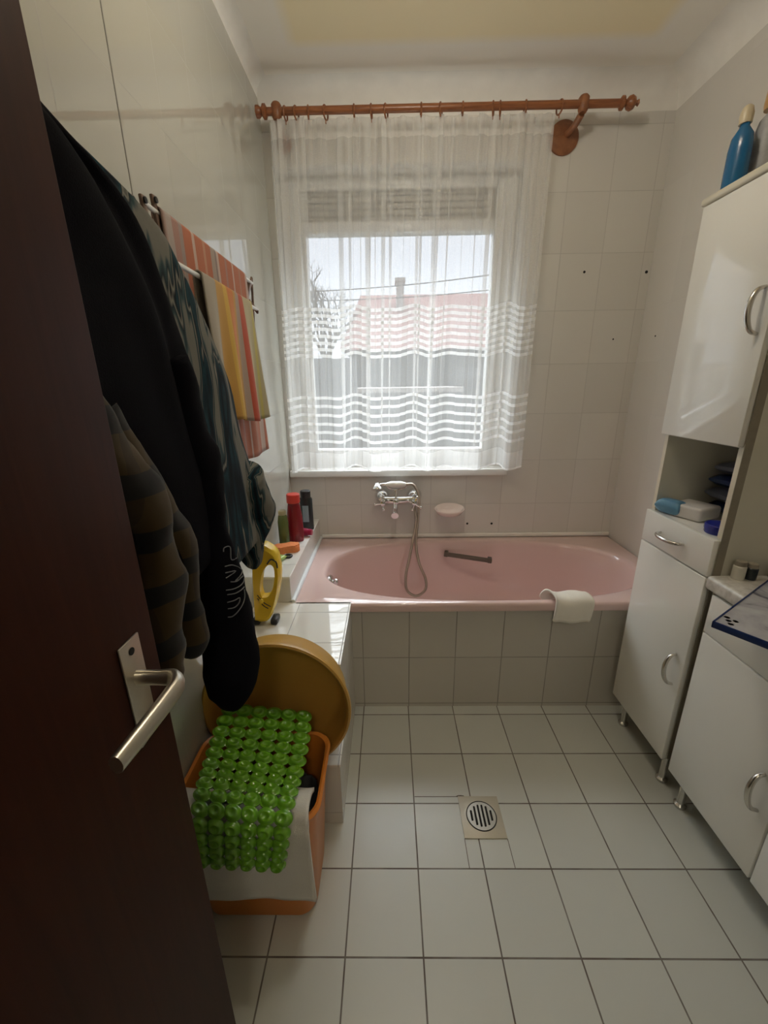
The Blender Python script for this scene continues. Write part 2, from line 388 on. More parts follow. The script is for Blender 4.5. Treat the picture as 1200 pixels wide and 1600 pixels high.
# coving: quarter-round strips
def cove(name, p0, p1, inward, hz, wx):
    b = bm_new(); n = 7; prof = []
    for i in range(n+1):
        t = i/n*PI/2
        prof.append((wx*(1-math.sin(t)), -hz*(1-math.cos(t)) if False else -hz*(1-math.cos(PI/2-t))))
    # concave profile from wall (0,-hz) to ceiling (wx,0)
    prof = [(wx*(1-math.cos(i/n*PI/2)), -hz*(1-math.sin(i/n*PI/2))) for i in range(n+1)] + [(0, 0)]
    rings = []
    for P in (p0, p1):
        rings.append([b.verts.new(Vector(P)+Vector(inward)*q[0]+Vector((0, 0, q[1]))) for q in prof])
    k = len(prof)
    for i in range(k): b.faces.new((rings[0][i], rings[0][(i+1) % k], rings[1][(i+1) % k], rings[1][i]))
    b.faces.new(rings[0][::-1]); b.faces.new(rings[1])
    return struct(name, b, M['coving'])
cove('trim_1', (XL, YB, ZC), (XR, YB, ZC), (0, -1, 0), .10, .10)
cove('trim_2', (XL, YF, ZC), (XL, YB, ZC), (1, 0, 0), .035, .06)
cove('trim_3', (XR, YF, ZC), (XR, YB, ZC), (-1, 0, 0), .10, .10)
# drill holes and plugs in the tiles
for (u, v, kw, r) in ((913, 425, dict(Y=YB), .006), (1010, 425, dict(Y=YB), .007), (958, 530, dict(Y=YB), .004), (730, 818, dict(Y=YB), .0065), (768, 818, dict(Y=YB), .0065)):
    p = at(u, v, **kw)
    o = obj('drill_hole', lathe(bm_new(), [(0, 0), (r, 0), (r, .001), (0, .0015)], 12, TR(p.x, p.y, p.z, 0, PI/2)), M['dark_hole'], wall_back)
    o['label'] = 'small dark plugged hole in the tile'
p = at(1024, 525, X=XR)
obj('drill_hole', lathe(bm_new(), [(0, 0), (.004, 0), (.004, .001), (0, .0015)], 12, TR(p.x, p.y, p.z, 0, 0, -PI/2)), M['dark_hole'], wall_right)

# window ------------------------------------------------------------
FY = YB+.11   # inner face of the frame
win = bpy.data.objects.new('window_1', None); C.objects.link(win); win.location = (.07, FY, WZ0); win['kind'] = 'structure'
b = bm_new(); FW = .055
FL, FR = -.417, .543
for (x0, x1, z0, z1) in ((WX0, FL, WZ0, WZ1), (FR, WX1, WZ0, WZ1), (FL, FR, WZ0, WZ0+FW+.01), (FL, FR, 2.315, WZ1)):
    bx(b, x0, x1, FY, FY+.07, z0, z1, .004)
obj('window_frame', b, M['pvc'], win)
g = [at(475, 364, Y=FY-.015), at(772, 363, Y=FY-.015), at(488, 703, Y=FY-.015), at(752, 700, Y=FY-.015)]
gx0, gx1, gz0, gz1 = (g[0].x+g[2].x)/2, (g[1].x+g[3].x)/2, (g[2].z+g[3].z)/2, (g[0].z+g[1].z)/2
b = bm_new(); q = .052
for (x0, x1, z0, z1) in ((gx0-q, gx0, gz0-q, gz1+q), (gx1, gx1+q, gz0-q, gz1+q), (gx0, gx1, gz0-q, gz0), (gx0, gx1, gz1, gz1+q)):
    bx(b, x0, x1, FY-.02, FY+.05, z0, z1, .008, 3)
sash = obj('window_sash', b, M['pvc'], win)
obj('pane', bx(bm_new(), gx0, gx1, FY+.015, FY+.02, gz0, gz1), M['glass'], sash, smooth=False)
b = bm_new()   # shutter box band above the sash, with a light bead round it
z0s, z1s = gz1+q+.004, 2.315
n = 5
for i in range(n):
    zz = z0s+(z1s-z0s)*i/n; bx(b, FL, FR, FY+.02, FY+.05, zz, zz+(z1s-z0s)/n-.003, .003)
obj('shutter_panel', b, M['shutter_box'], win)
b = bm_new(); bx(b, FL, FR, FY-.008, FY+.02, z1s-.012, z1s+.004, .002); bx(b, FL-.004, FL+.008, FY-.008, FY+.02, gz0-q, z1s, .002); bx(b, FR-.008, FR+.004, FY-.008, FY+.02, gz0-q, z1s, .002)
obj('window_bead', b, M['pvc'], win)
b = bm_new(); bx(b, gx0-.045, gx0-.025, FY-.035, FY-.02, 1.50, 1.56, .003); bx(b, gx0-.043, gx0-.027, FY-.055, FY-.035, 1.42, 1.545, .005)
obj('window_handle', b, M['pvc'], win)
b = bm_new(); bx(b, XL+.004, .655, YB-.028, FY+.002, .905, .942, .006, 3)
struct('window_sill', b, M['sill'])

# masonry ledges and bath front -------------------------------------
ZT = .535
b = bm_new(); bx(b, XL, -.165, 1.105, 1.50, 0, ZT-.012)
lo = struct('tiled_ledge', b, M['ledge_side'], smooth=False, label='low white tiled ledge between left wall and bath')
obj('ledge_top', bx(bm_new(), XL, -.163, 1.103, 1.50, ZT-.012, ZT, .002), M['ledge_tile'], lo, smooth=False)
b = bm_new(); bx(b, XL, -.165, .984, 1.103, 0, .242)
lo = struct('tiled_step', b, M['ledge_side'], smooth=False, label='small tiled step at the foot of the low ledge')
obj('step_top', bx(bm_new(), XL, -.163, .982, 1.103, .242, .253, .002), M['ledge_tile'], lo, smooth=False)
b = bm_new(); bx(b, XL, -.412, 1.50, YB, 0, .641)
lo = struct('tiled_shelf_ledge', b, M['ledge_side'], smooth=False, label='narrow raised tiled ledge along the left end of the bath')
obj('ledge_top', bx(bm_new(), XL, -.410, 1.498, YB, .641, .652, .002), M['ledge_tile'], lo, smooth=False)
struct('bath_surround', bx(bm_new(), -.165, XR, 1.50, 1.53, 0, .505), M['tub_tile'], smooth=False, label='grey tiled front panel under the bath rim')

# ---------------------------------------------------------------- bathtub
tub = thing('bathtub', 'pink enamel bathtub built in below the window', 'bathtub', (.44, 1.86, 0))
b = bm_new(); n = 144
X0, X1, Y0, Y1 = -.405, 1.275, 1.478, 2.245
cx, cy, A_, B_, E_ = .44, 1.845, .762, .338, 2.5
def sup(t, s=1., dx=0, sy=None):
    c, s_ = math.cos(t), math.sin(t); sy = s if sy is None else sy
    return (cx+dx+A_*s*math.copysign(abs(c)**(2/E_), c), cy+B_*sy*math.copysign(abs(s_)**(2/E_), s_))
rings = []
ang = [2*PI*i/n for i in range(n)]
def outer(t, ins=0.):
    px, py = sup(t); dx, dy = px-cx, py-cy
    k = min(((X1-ins-cx) if dx > 0 else (X0+ins-cx))/dx if abs(dx) > 1e-6 else 9e9, ((Y1-ins-cy) if dy > 0 else (Y0+ins-cy))/dy if abs(dy) > 1e-6 else 9e9)
    return (cx+dx*k, cy+dy*k)
outs = [list(outer(t)) for t in ang]
for X in (X0, X1):
    for Y in (Y0, Y1):
        i = min(range(n), key=lambda i: (outs[i][0]-X)**2+(outs[i][1]-Y)**2); outs[i] = [X, Y]
def shrink(o, d): return (min(max(o[0], X0+d), X1-d), min(max(o[1], Y0+d), Y1-d))
rings.append([b.verts.new((*o, .500)) for o in outs])
rings.append([b.verts.new((*o, .524)) for o in outs])
rings.append([b.verts.new((*shrink(o, .004), .532)) for o in outs])
rings.append([b.verts.new((*shrink(o, .012), ZT)) for o in outs])
prof = [(1.012, ZT), (1.0, .533), (.988, .526), (.978, .512), (.962, .46), (.935, .36), (.90, .25), (.86, .19), (.78, .16), (.55, .150), (.25, .146), (.02, .145)]
for s_, z in prof:
    rings.append([b.verts.new((*sup(t, s_, dx=-.03*(1-s_)/.2 if s_ > .8 else -.03, sy=min(s_*1.0, 1.012)), z)) for t in ang])
for p_, q_ in zip(rings, rings[1:]):
    for i in range(n): b.faces.new((p_[i], p_[(i+1) % n], q_[(i+1) % n], q_[i]))
b.faces.new(rings[-1])
obj('tub_shell', b, M['pink'], tub, angle=50)
# overflow plate on left end
p = Vector((-.290, 1.80, .468)); b = bm_new()
mt = TR(p.x-.003, p.y, p.z, 0, 0, PI/2-.25)
lathe(b, [(0, 0), (.040, 0), (.042, .006), (.034, .014), (.012, .018), (.012, .026), (0, .028)], 24, mt); obj('overflow_plate', b, M['chrome'], tub)
b = bm_new(); lathe(b, [(0, .02), (.016, .02), (.018, .03), (.012, .037), (0, .038)], 18, mt)
obj('overflow_knob', b, M['chrome'], tub)
# grab grip set into the back of the basin
pa = at(697, 866, Y=2.135); pb = at(765, 876, Y=2.085)
b = bm_new(); mid = (pa+pb)/2; d = (pb-pa); L = d.length; rz = math.atan2(d.y, d.x); ry = -math.atan2(d.z, math.hypot(d.x, d.y))
bx(b, -L/2, L/2, -.010, .012, -.011, .011, .005, 3, TR(mid.x, mid.y, mid.z, rz, 0, ry))
for sx in (-1, 1): bx(b, sx*L/2-.012, sx*L/2+.012, -.012, .03, -.013, .013, .005, 3, TR(mid.x, mid.y, mid.z, rz, 0, ry))
obj('grab_grip', b, plain('brown_grip', (.11, .085, .065), .4), tub)
# silicone bead and white seal strip round the bath
b = bm_new()
tube(b, [(-.407, 1.50, ZT+.002), (-.407, YB-.008, ZT+.002)], .011, 8)
struct('bath_sealant', b, M['silicone'], label='pale sealant strip along the left edge of the bath')
b = bm_new(); bx(b, -.40, XR-.002, YB-.012, YB, ZT, ZT+.022, .004)
struct('bath_trim', b, M['ceramic'], label='white trim strip between bath and back wall')

# ---------------------------------------------------------------- mixer tap with hand shower
mx_ = thing('bath_mixer_tap', 'chrome bath mixer tap with cradle and hand shower on back wall', 'tap', (.045, YB, .79))
YT = 2.185
L0, R0 = at(597, 772, Y=YT), at(648, 772, Y=YT)
zc = at(620, 780, Y=YT).z
b = bm_new(); tube(b, smoothpath([(L0.x, YT, zc), (.03, YT-.004, zc-.006), (R0.x, YT, zc)], 8), [.016, .02, .024, .02, .016], 18); obj('tap_body', b, M['chrome'], mx_)
for P in (L0, R0):
    b = bm_new(); lathe(b, [(0, 0), (.042, 0), (.043, .004), (.038, .018), (.026, .032), (.016, .038), (.016, .075), (0, .075)], 28, TR(P.x, YB-.001, zc+.006, 0, PI/2)); obj('wall_flange', b, M['chrome'], mx_)
for sx, P, dirs in ((-1, L0, ((-.042, -.004), (.03, .018), (.004, -.035), (-.01, .036))), (1, R0, ((.036, -.024), (-.034, .016), (-.012, -.036), (.014, .034)))):
    b = bm_new(); cxh = P.x - sx*.004; lathe(b, [(0, 0), (.015, 0), (.017, .02), (.012, .03), (.013, .042), (0, .046)], 18, TR(cxh, YT-.01, zc-.01, 0, PI/2))
    for dx, dz in dirs:
        e_ = Vector((cxh+dx, YT-.048, zc-.012+dz)); tube(b, [(cxh, YT-.045, zc-.012), e_], [.005, .006], 8)
        bmesh.ops.create_icosphere(b, subdivisions=2, radius=.0085, matrix=Matrix.Translation(e_))
    obj('tap_handle', b, M['chrome'], mx_)
b = bm_new(); bmesh.ops.create_icosphere(b, subdivisions=3, radius=.018, matrix=Matrix.Translation((.035, YT-.025, zc-.004))); lathe(b, [(0, 0), (.010, 0), (.013, .02), (0, .026)], 16, TR(.035, YT-.04, zc, 0, PI/2))
obj('diverter_knob', b, M['chrome'], mx_)
sp_ = at(617, 806, Y=YT-.10)
b = bm_new(); tube(b, smoothpath([(.032, YT-.01, zc-.012), (.031, YT-.035, zc-.045), (sp_.x, YT-.075, zc-.06), (sp_.x, YT-.095, sp_.z-.002)], 6), [.012, .013, .014, .018, .02], 16); obj('spout', b, M['chrome'], mx_)
ch = at(620, 757, Y=YT-.01)
b = bm_new(); tube(b, [(.035, YT, zc+.01), (.035, YT, ch.z-.028)], .008, 12)
tube(b, smoothpath([(ch.x-.058, YT-.012, ch.z+.004), (ch.x-.045, YT-.012, ch.z-.018), (.035, YT-.006, ch.z-.03), (ch.x+.045, YT-.012, ch.z-.018), (ch.x+.058, YT-.012, ch.z+.004)], 6), .0045, 10)
obj('cradle', b, M['chrome'], mx_)
hs = obj('hand_shower', tube(bm_new(), smoothpath([(ch.x-.105, YT-.012, ch.z-.008), (ch.x-.085, YT-.012, ch.z), (ch.x-.055, YT-.012, ch.z+.001)], 5), .008, 12), M['chrome'], mx_)
b = bm_new(); tube(b, [(ch.x-.06, YT-.012, ch.z), (ch.x-.03, YT-.012, ch.z+.001), (ch.x+.02, YT-.012, ch.z+.001), (ch.x+.05, YT-.012, ch.z)], [.011, .018, .018, .011], 16); obj('grip', b, M['ceramic'], hs)
b = bm_new(); lathe(b, [(0, .018), (.010, .018), (.016, .006), (.030, -.012), (.031, -.02), (0, -.022)], 24, TR(ch.x-.108, YT-.02, ch.z-.008, 0, -.5)); obj('shower_head', b, M['chrome'], hs)
# hose
pts = [Vector((ch.x+.05, YT-.012, ch.z))] + [at(u, v, Y=y) for u, v, y in ((645, 757, YT-.012), (652, 768, YT-.012), (655, 785, YT-.015), (652, 820, YT-.04), (650, 850, 2.13), (655, 880, 2.10), (665, 905, 2.08), (664, 922, 2.07), (650, 931, 2.065), (636, 922, 2.07), (634, 900, 2.08), (640, 870, 2.10), (646, 840, 2.12), (650, 815, YT-.05), (648, 795, YT-.02))] + [Vector((R0.x-.006, YT-.005, zc-.018))]
obj('hose', tube(bm_new(), smoothpath(pts, 8), .0075, 12), M['hose'], mx_)
# soap dish
sd = thing('soap_dish', 'pale pink oval ceramic soap dish mounted on back wall', 'soap dish', (.335, YB, .705))
b = bm_new(); prof = [(.0, -.020), (.045, -.020), (.068, -.012), (.082, .010), (.085, .018), (.080, .023), (.073, .018), (.060, -.006), (.045, -.014), (0, -.015)]
lathe(b, prof, 40, TR(.337, YB-.052, .708, 0, .32), sx=1.0, sy=.62); obj('dish', b, M['pinkc'], sd)
b = bm_new(); bx(b, .30, .374, YB-.02, YB, .69, .722, .006); obj('wall_mount', b, M['pinkc'], sd)

# folded cloth hanging over the rim
b = bm_new(); prof = [(1.400, .480), (1.398, .515), (1.44, .547)]
pf = [(Y0-.022, .462), (Y0-.018, .52), (Y0-.006, .548), (Y0+.03, .556), (Y0+.055, .552), (Y0+.072, .53), (Y0+.09, .50)]
pf = [(p.y, p.z) for p in smoothpath([(0, *q_) for q_ in pf], 4)]
nx = 22; grid = []
for i in range(nx+1):
    s_ = i/nx; row = []
    for j, (y, z) in enumerate(pf):
        t_ = j/(len(pf)-1)
        x = .655+s_*.150 + (.035*(1-t_)*0) + .02*t_*(s_-.3) + .035*t_*.0
        curl = max(0, .12-s_)/.12
        row.append(b.verts.new((x+.012*math.sin(t_*5), y-.006*curl, z + .010*curl*curl + .004*math.sin(s_*9+t_*3) + .018*max(0, t_-.6)*max(0, abs(s_-.5)-.3)*6)))
    grid.append(row)
for i in range(nx):
    for j in range(len(pf)-1): b.faces.new((grid[i][j], grid[i+1][j], grid[i+1][j+1], grid[i][j+1]))
o = obj('folded_cloth', b, M['cloth']); tag(o, 'small cream cloth folded over the front rim of the bath', 'cloth')
sm = o.modifiers.new('thick', 'SOLIDIFY'); sm.thickness = .008; sm.offset = 1

# ---------------------------------------------------------------- curtain rod and curtain
RY, RZ = 2.135, 2.50
rod = thing('curtain_rod', 'brown wooden curtain rod with rings above the window', 'curtain rod', (.25, RY, RZ))
xa, xb = -.50, at(968, 164, Y=RY).x
b = bm_new(); tube(b, [(xa, RY, RZ), (xb, RY, RZ)], .0145, 20); obj('pole', b, M['wood'], rod)
def finial(x, s):
    b = bm_new(); lathe(b, [(0, 0), (.015, 0), (.024, .006), (.024, .014), (.014, .02), (.012, .026), (.022, .034), (.026, .046), (.021, .058), (.010, .064), (.008, .07), (.012, .076), (.0, .084)], 24, TR(x, RY, RZ, 0, 0, s*PI/2)); return b
obj('finial', finial(xb, 1), M['wood'], rod)
b = bm_new(); lathe(b, [(0, 0), (.015, 0), (.026, .006), (.026, .016), (.014, .024), (.022, .034), (.022, .046), (0, .052)], 24, TR(xa, RY, RZ, 0, 0, -PI/2)); obj('finial', b, M['wood'], rod)
def bracket(x, disc):
    b = bm_new(); lathe(b, [(0, 0), (disc, 0), (disc, .008), (disc*.85, .014), (0, .018)], 32, TR(x-.03 if disc > .04 else x, YB, RZ-.062, 0, PI/2))
    tube(b, smoothpath([(x-.02 if disc > .04 else x, YB-.01, RZ-.055), (x-.01 if disc > .04 else x, RY+.06, RZ-.05), (x, RY+.01, RZ-.028)], 5), .014, 12)
    lathe(b, [(0, -.03), (.014, -.03), (.02, -.02), (.022, .02), (.016, .028), (.0, .030)], 18, TR(x, RY, RZ))
    return b
rx = at(912, 160, Y=RY).x
obj('bracket', bracket(rx, .066), M['wood2'], rod)
obj('bracket', bracket(-.46, .035), M['wood2'], rod)
ringx = [445, 462, 481, 508, 553, 580, 603, 658, 689, 723, 771, 782, 821, 875]
for i, u in enumerate(ringx):
    x = at(u, 165, Y=RY).x; b = bm_new(); n1, n2 = 24, 8; R1, r1 = .0235, .0035
    til = random.uniform(-.35, .35); vv = []
    for k in range(n1):
        t_ = 2*PI*k/n1; vv.append([b.verts.new((r1*math.cos(2*PI*j/n2), (R1+r1*math.sin(2*PI*j/n2))*math.cos(t_), (R1+r1*math.sin(2*PI*j/n2))*math.sin(t_))) for j in range(n2)])
    for k in range(n1):
        for j in range(n2): b.faces.new((vv[k][j], vv[(k+1) % n1][j], vv[(k+1) % n1][(j+1) % n2], vv[k][(j+1) % n2]))
    bmesh.ops.transform(b, matrix=TR(x, RY, RZ-.0085, til), verts=b.verts[:])
    tube(b, [(x, RY, RZ-.031), (x, RY, RZ-.046)], .0022, 6)
    obj('curtain_ring', b, M['wood'], rod)

# curtain cloth: gathered head, deep irregular folds that double back on themselves
CT = at(650, 186, Y=RY).z; CB = at(640, 733, Y=RY).z
NX, NZ = 900, 80
rnd = random.Random(11)
# fold field: narrow pleats where the cloth doubles back on itself, over broad waves that open towards the hem
PL = []; u_ = .015
while u_ < .99:
    PL.append((u_, rnd.uniform(.004, .008), rnd.choice((.5, .7, 1.3, 1.9)), rnd.choice((-1, 1)), rnd.uniform(-.010, .010), rnd.uniform(.35, 1.0))); u_ += rnd.choice((.014, .024, .034, .05))
b = bm_new(); uvl = b.loops.layers.uv.new('UVMap')
tl_, tr_ = at(420, 186, Y=RY).x, at(868, 186, Y=RY).x
bl_, br_ = at(452, 733, Y=RY).x, at(814, 733, Y=RY).x
V = []
for j in range(NZ+1):
    v = j/NZ; z = CT+(CB-CT)*v; col = []
    for i in range(NX+1):
        u = i/NX
        x = (tl_+(tr_-tl_)*u)*(1-v)+(bl_+(br_-bl_)*u)*v
        g_ = .62*math.sin(2*PI*5.2*u+.8+.5*math.sin(2*PI*u*1.3)+.3*v) + .38*math.sin(2*PI*8.4*u+2.1-.4*v)
        fine = math.sin(2*PI*31*u+3*math.sin(2*PI*2.3*u))
        dx = .0030*math.cos(2*PI*31*u+3*math.sin(2*PI*2.3*u))*(1-.8*v); dy = .0055*fine*(1-.75*v)
        for (pu, pw, pa, sg_, dr_, pe) in PL:
            c_ = pu+dr_*v; d_ = (u-c_)/pw
            if abs(d_) > 3.2: continue
            am = pa*(1-(1-pe)*v) if v < .8 else pa*(1-(1-pe)*.8)*(1-.5*(v-.8)/.2)
            ge = math.exp(-d_*d_)
            dx -= am*.019*d_*ge; dy += sg_*am*.007*(ge-.3)
        y = RY + dy + .052*g_*(.10+.90*v**1.1)
        zz = z - (.018*v**1.3 + .010*max(0, v-.75)*4)*g_ - .004*v*math.sin(2*PI*3*u) + .012*abs(math.sin(2*PI*u*7))*max(0, 1-v*14)
        col.append((b.verts.new((x+dx, y+.004*v, zz)), z))
    V.append(col)
for j in range(NZ):
    for i in range(NX):
        q_ = (V[j][i], V[j][i+1], V[j+1][i+1], V[j+1][i]); f_ = b.faces.new([p_[0] for p_ in q_])
        for lp, (vt, z) in zip(f_.loops, q_): lp[uvl].uv = (i/NX, z)
o = obj('sheer_curtain', b, M['sheer'], angle=180); tag(o, 'white sheer curtain with woven stripes hanging over the window', 'curtain')

# ---------------------------------------------------------------- cabinets
CX = .94
def arch_handle(parent, p0, p1, out=(-1, 0, 0), name='handle', w_=.011):
    p0, p1, out = Vector(p0), Vector(p1), Vector(out); b = bm_new()
    P = [p0+out*0, p0.lerp(p1, .06)+out*.018, p0.lerp(p1, .25)+out*.030, p0.lerp(p1, .5)+out*.034, p0.lerp(p1, .75)+out*.030, p0.lerp(p1, .94)+out*.018, p1]
    tube(b, smoothpath(P, 5), [.0045, .006, .007, .007, .006, .0045], 10, sq=(1, 1))
    return obj(name, b, M['steel'], parent)
def leg(parent, x, y, h):
    b = bm_new(); lathe(b, [(0, 0), (.017, 0), (.019, .004), (.019, .012), (.012, .018), (.012, h-.006), (.02, h-.003), (.02, h), (0, h)], 20, TR(x, y, 0)); return obj('leg', b, M['steel'], parent)
tc_ = thing('tall_cabinet', 'tall narrow white bathroom cabinet with open niche and metal legs', 'cabinet', (1.11, 1.27, 0))
ya, yb_ = 1.108, 1.432; zt = 1.905; zb = .135; XB = XR-.004; xf = CX+.019
# carcass: sides, back, shelves
b = bm_new()
bx(b, xf, XB, ya, ya+.016, zb, zt-.02); bx(b, xf, XB, yb_-.016, yb_, zb, zt-.02)
bx(b, XB-.006, XB, ya+.016, yb_-.016, zb, zt-.02); bx(b, xf, XB-.006, ya+.016, yb_-.016, zb, zb+.016)
obj('carcass', b, M['cab_side'], tc_, smooth=False)
for z_ in (.930, 1.217): obj('niche_shelf', bx(bm_new(), xf+.001, XB-.006, ya+.016, yb_-.016, z_, z_+.018), M['cab'], tc_, smooth=False)
for y_ in (ya, yb_-.016): obj('edge_band', bx(bm_new(), xf-.0015, xf, y_, y_+.016, .955, 1.215), M['cab_edge'], tc_, smooth=False)
b = bm_new(); bx(b, xf-.0012, xf+.022, ya-.0012, ya, zb, zt-.02); obj('side_edge_strip', b, M['cab_dark'], tc_, smooth=False)
b = bm_new(); bx(b, CX-.006, XB, ya-.006, yb_+.006, zt-.02, zt, .006, 3); obj('cabinet_top', b, plain('cream_top_edge', (.66, .62, .50), .3), tc_)
d = obj('door', bx(bm_new(), CX, xf-.002, ya+.001, yb_, 1.221, zt-.022, .0025), M['cab'], tc_)
arch_handle(d, (CX, 1.140, 1.615), (CX, 1.134, 1.505))
d = obj('drawer', bx(bm_new(), CX, xf-.002, ya+.001, yb_, .835, .950, .0025), M['cab'], tc_)
arch_handle(d, (CX, 1.335, .893), (CX, 1.220, .893))
d = obj('door', bx(bm_new(), CX, xf-.002, ya+.001, yb_, zb-.004, .830, .0025), M['cab'], tc_)
arch_handle(d, (CX, 1.148, .535), (CX, 1.138, .425))
for x in (.985, 1.235):
    for y in (1.140, 1.395): leg(tc_, x, y, zb)
bc = thing('base_cabinet', 'low white two-door cabinet with metal legs next to the tall cabinet', 'cabinet', (1.11, .75, 0))
y0, y1 = .40, 1.092; zbt = .80
b = bm_new(); bx(b, xf, XB, y0, y0+.016, zb, zbt); bx(b, xf, XB, y1-.016, y1, zb, zbt); bx(b, XB-.006, XB, y0+.016, y1-.016, zb, zbt); bx(b, xf, XB-.006, y0+.016, y1-.016, zb, zb+.016); bx(b, xf, XB-.006, y0+.016, y1-.016, zbt-.016, zbt)
obj('carcass', b, M['cab_side'], bc, smooth=False)
obj('front_edge_strip', bx(bm_new(), xf-.0014, xf, y1-.020, y1, zb, zbt), M['cab_dark'], bc, smooth=False)
mid = .748
obj('drawer', bx(bm_new(), CX, xf-.002, mid+.002, y1-.020, .675, zbt-.004, .0025), M['cab'], bc)
d = obj('door', bx(bm_new(), CX, xf-.002, mid+.002, y1-.020, zb-.004, .671, .0025), M['cab'], bc)
arch_handle(d, (CX, .790, .445), (CX, .780, .335))
obj('drawer', bx(bm_new(), CX, xf-.002, y0+.01, mid-.004, .675, zbt-.004, .0025), M['cab'], bc)
d = obj('door', bx(bm_new(), CX, xf-.002, y0+.01, mid-.004, zb-.004, .671, .0025), M['cab'], bc)
arch_handle(d, (CX, .700, .445), (CX, .700, .335))
for x in (.985, 1.235):
    for y in (1.042, .44): leg(bc, x, y, zb)
b = bm_new(); bx(b, CX-.004, XB, y0-.01, 1.1045, zbt+.001, .845, .012, 4)
o = obj('worktop', b, M['worktop']); tag(o, 'speckled light worktop with rounded edge on the low cabinet', 'worktop')

# tray with dark blue rim jutting over the worktop
tz = .862; c0 = at(1113, 970, Z=tz); c1 = at(1200, 905, Z=tz); c2 = at(1200, 1000, Z=tz)
e1 = (c1-c0).normalized(); e2 = (c2-c0).normalized()
# sides meet nearly at a right angle; build the tray square to its longer edge
e2 = (e2 - e1*e2.dot(e1)).normalized()
tmx = Matrix.Identity(4)
for i, v in enumerate((e1, e2, Vector((0, 0, 1)) if e1.cross(e2).z > 0 else Vector((0, 0, -1)))):
    for k_ in range(3): tmx[k_][i] = v[k_]
tmx.translation = (c0.x, c0.y, tz)
sg = 1 if e1.cross(e2).z > 0 else -1
tr_o = thing('serving_tray', 'grey marbled tray with dark blue rim resting over the worktop edge', 'tray', (c0.x, c0.y, tz-.017))
TL, TW = .42, .30
def tb(name, x0, x1, y0_, y1_, z0, z1, mat, bev=.002):
    b = bm_new(); bx(b, x0, x1, y0_, y1_, min(sg*z0, sg*z1), max(sg*z0, sg*z1), bev); bmesh.ops.transform(b, matrix=tmx, verts=b.verts[:]); return obj(name, b, mat, tr_o)
tb('tray_base', .002, TL-.002, .002, TW-.002, -.012, -.002, M['tray'])
b = bm_new()
for q_ in ((0, TL, 0, .004), (0, TL, TW-.004, TW), (0, .004, 0, TW), (TL-.004, TL, 0, TW)): bx(b, *q_, min(-.017*sg, .0), max(-.017*sg, 0.), .0015)
bmesh.ops.transform(b, matrix=tmx, verts=b.verts[:]); obj('tray_rim', b, M['navyplastic'], tr_o)
b = bm_new()
for (px_, py_) in ((.035, .02), (.05, .012), (.045, .03), (.022, .028)): lathe(b, [(0, 0), (.006, 0), (.007, .002), (0, .0035)], 10, tmx @ TR(px_, py_, -.002*sg))
obj('rivets', b, M['silverlid'], tr_o)

# items on the tall cabinet
def bottle(name, x, y, z, prof, mat, label, cat, capprof, capmat, sx=1, sy=1, rz=0, rx=0, ry=0, extra=None):
    o = thing(name, label, cat, (x, y, z)); T = TR(x, y, z, rz, rx, ry)
    obj('bottle_body', lathe(bm_new(), prof, 28, T, sx, sy), mat, o)
    if capprof: obj('cap', lathe(bm_new(), capprof, 24, T), capmat, o)
    return o, T
o, T = bottle('cleaner_bottle', .985, 1.392, zt, [(0, 0), (.030, 0), (.032, .01), (.032, .10), (.028, .13), (.014, .150), (.012, .160), (0, .160)], M['blue'], 'blue plastic bottle on top of the tall cabinet, nearer the window', 'bottle', [(0, .158), (.015, .158), (.016, .18), (.012, .195), (.006, .20), (0, .20)], plain('cream_cap', (.55, .47, .33), .4), sx=.8)
o, T = bottle('lotion_bottle', 1.052, 1.385, zt, [(0, 0), (.032, 0), (.034, .01), (.034, .14), (.028, .165), (.015, .18), (.013, .19), (0, .19)], M['label_grey'], 'grey labelled bottle with tan cap on top of the tall cabinet', 'bottle', [(0, .188), (.024, .188), (.026, .20), (.024, .232), (.018, .24), (0, .24)], M['pinkish'])

# added fill lamps, out of view: one under the ceiling, one in the hallway
LX, LY, LZ = .15, 1.15, 2.56
lp = thing('ceiling_fill_lamp', 'added fill lamp, a dome on the ceiling out of view', 'lamp', (LX, LY, ZC))
a = N('ceiling_fill_glow'); em = a.n('Emission'); em.inputs[0].default_value = (1, .92, .79, 1); em.inputs[1].default_value = FILL_LAMP; a.l(em.outputs[0], a.out.inputs[0])
obj('fill_lamp_globe', lathe(bm_new(), [(0, -.078), (.04, -.067), (.067, -.04), (.078, 0), (.067, .034), (.045, .048), (0, .05)], 32, TR(LX, LY, LZ)), a.m, lp)
hl = thing('hallway_fill_lamp', 'added fill lamp, a globe in the hallway out of view', 'lamp', (.05, -.95, ZC))  # unseen lamp, added to brighten the room through the doorway
a = N('hallway_fill_glow'); em = a.n('Emission'); em.inputs[0].default_value = (1, .92, .79, 1); em.inputs[1].default_value = FILL_HALL; a.l(em.outputs[0], a.out.inputs[0])
obj('fill_lamp_globe', lathe(bm_new(), [(0, -.15), (.075, -.13), (.13, -.075), (.15, 0), (.13, .075), (.075, .13), (0, .15)], 32, TR(.05, -.95, 2.40)), a.m, hl)
obj('fill_lamp_stem', lathe(bm_new(), [(0, -.10), (.02, -.10), (.02, -.02), (.05, 0), (0, 0)], 20, TR(.05, -.95, ZC)), M['pvc'], hl)
obj('fill_lamp_stem', lathe(bm_new(), [(0, -.02), (.05, -.02), (.055, 0), (0, 0)], 20, TR(LX, LY, ZC)), M['pvc'], lp)

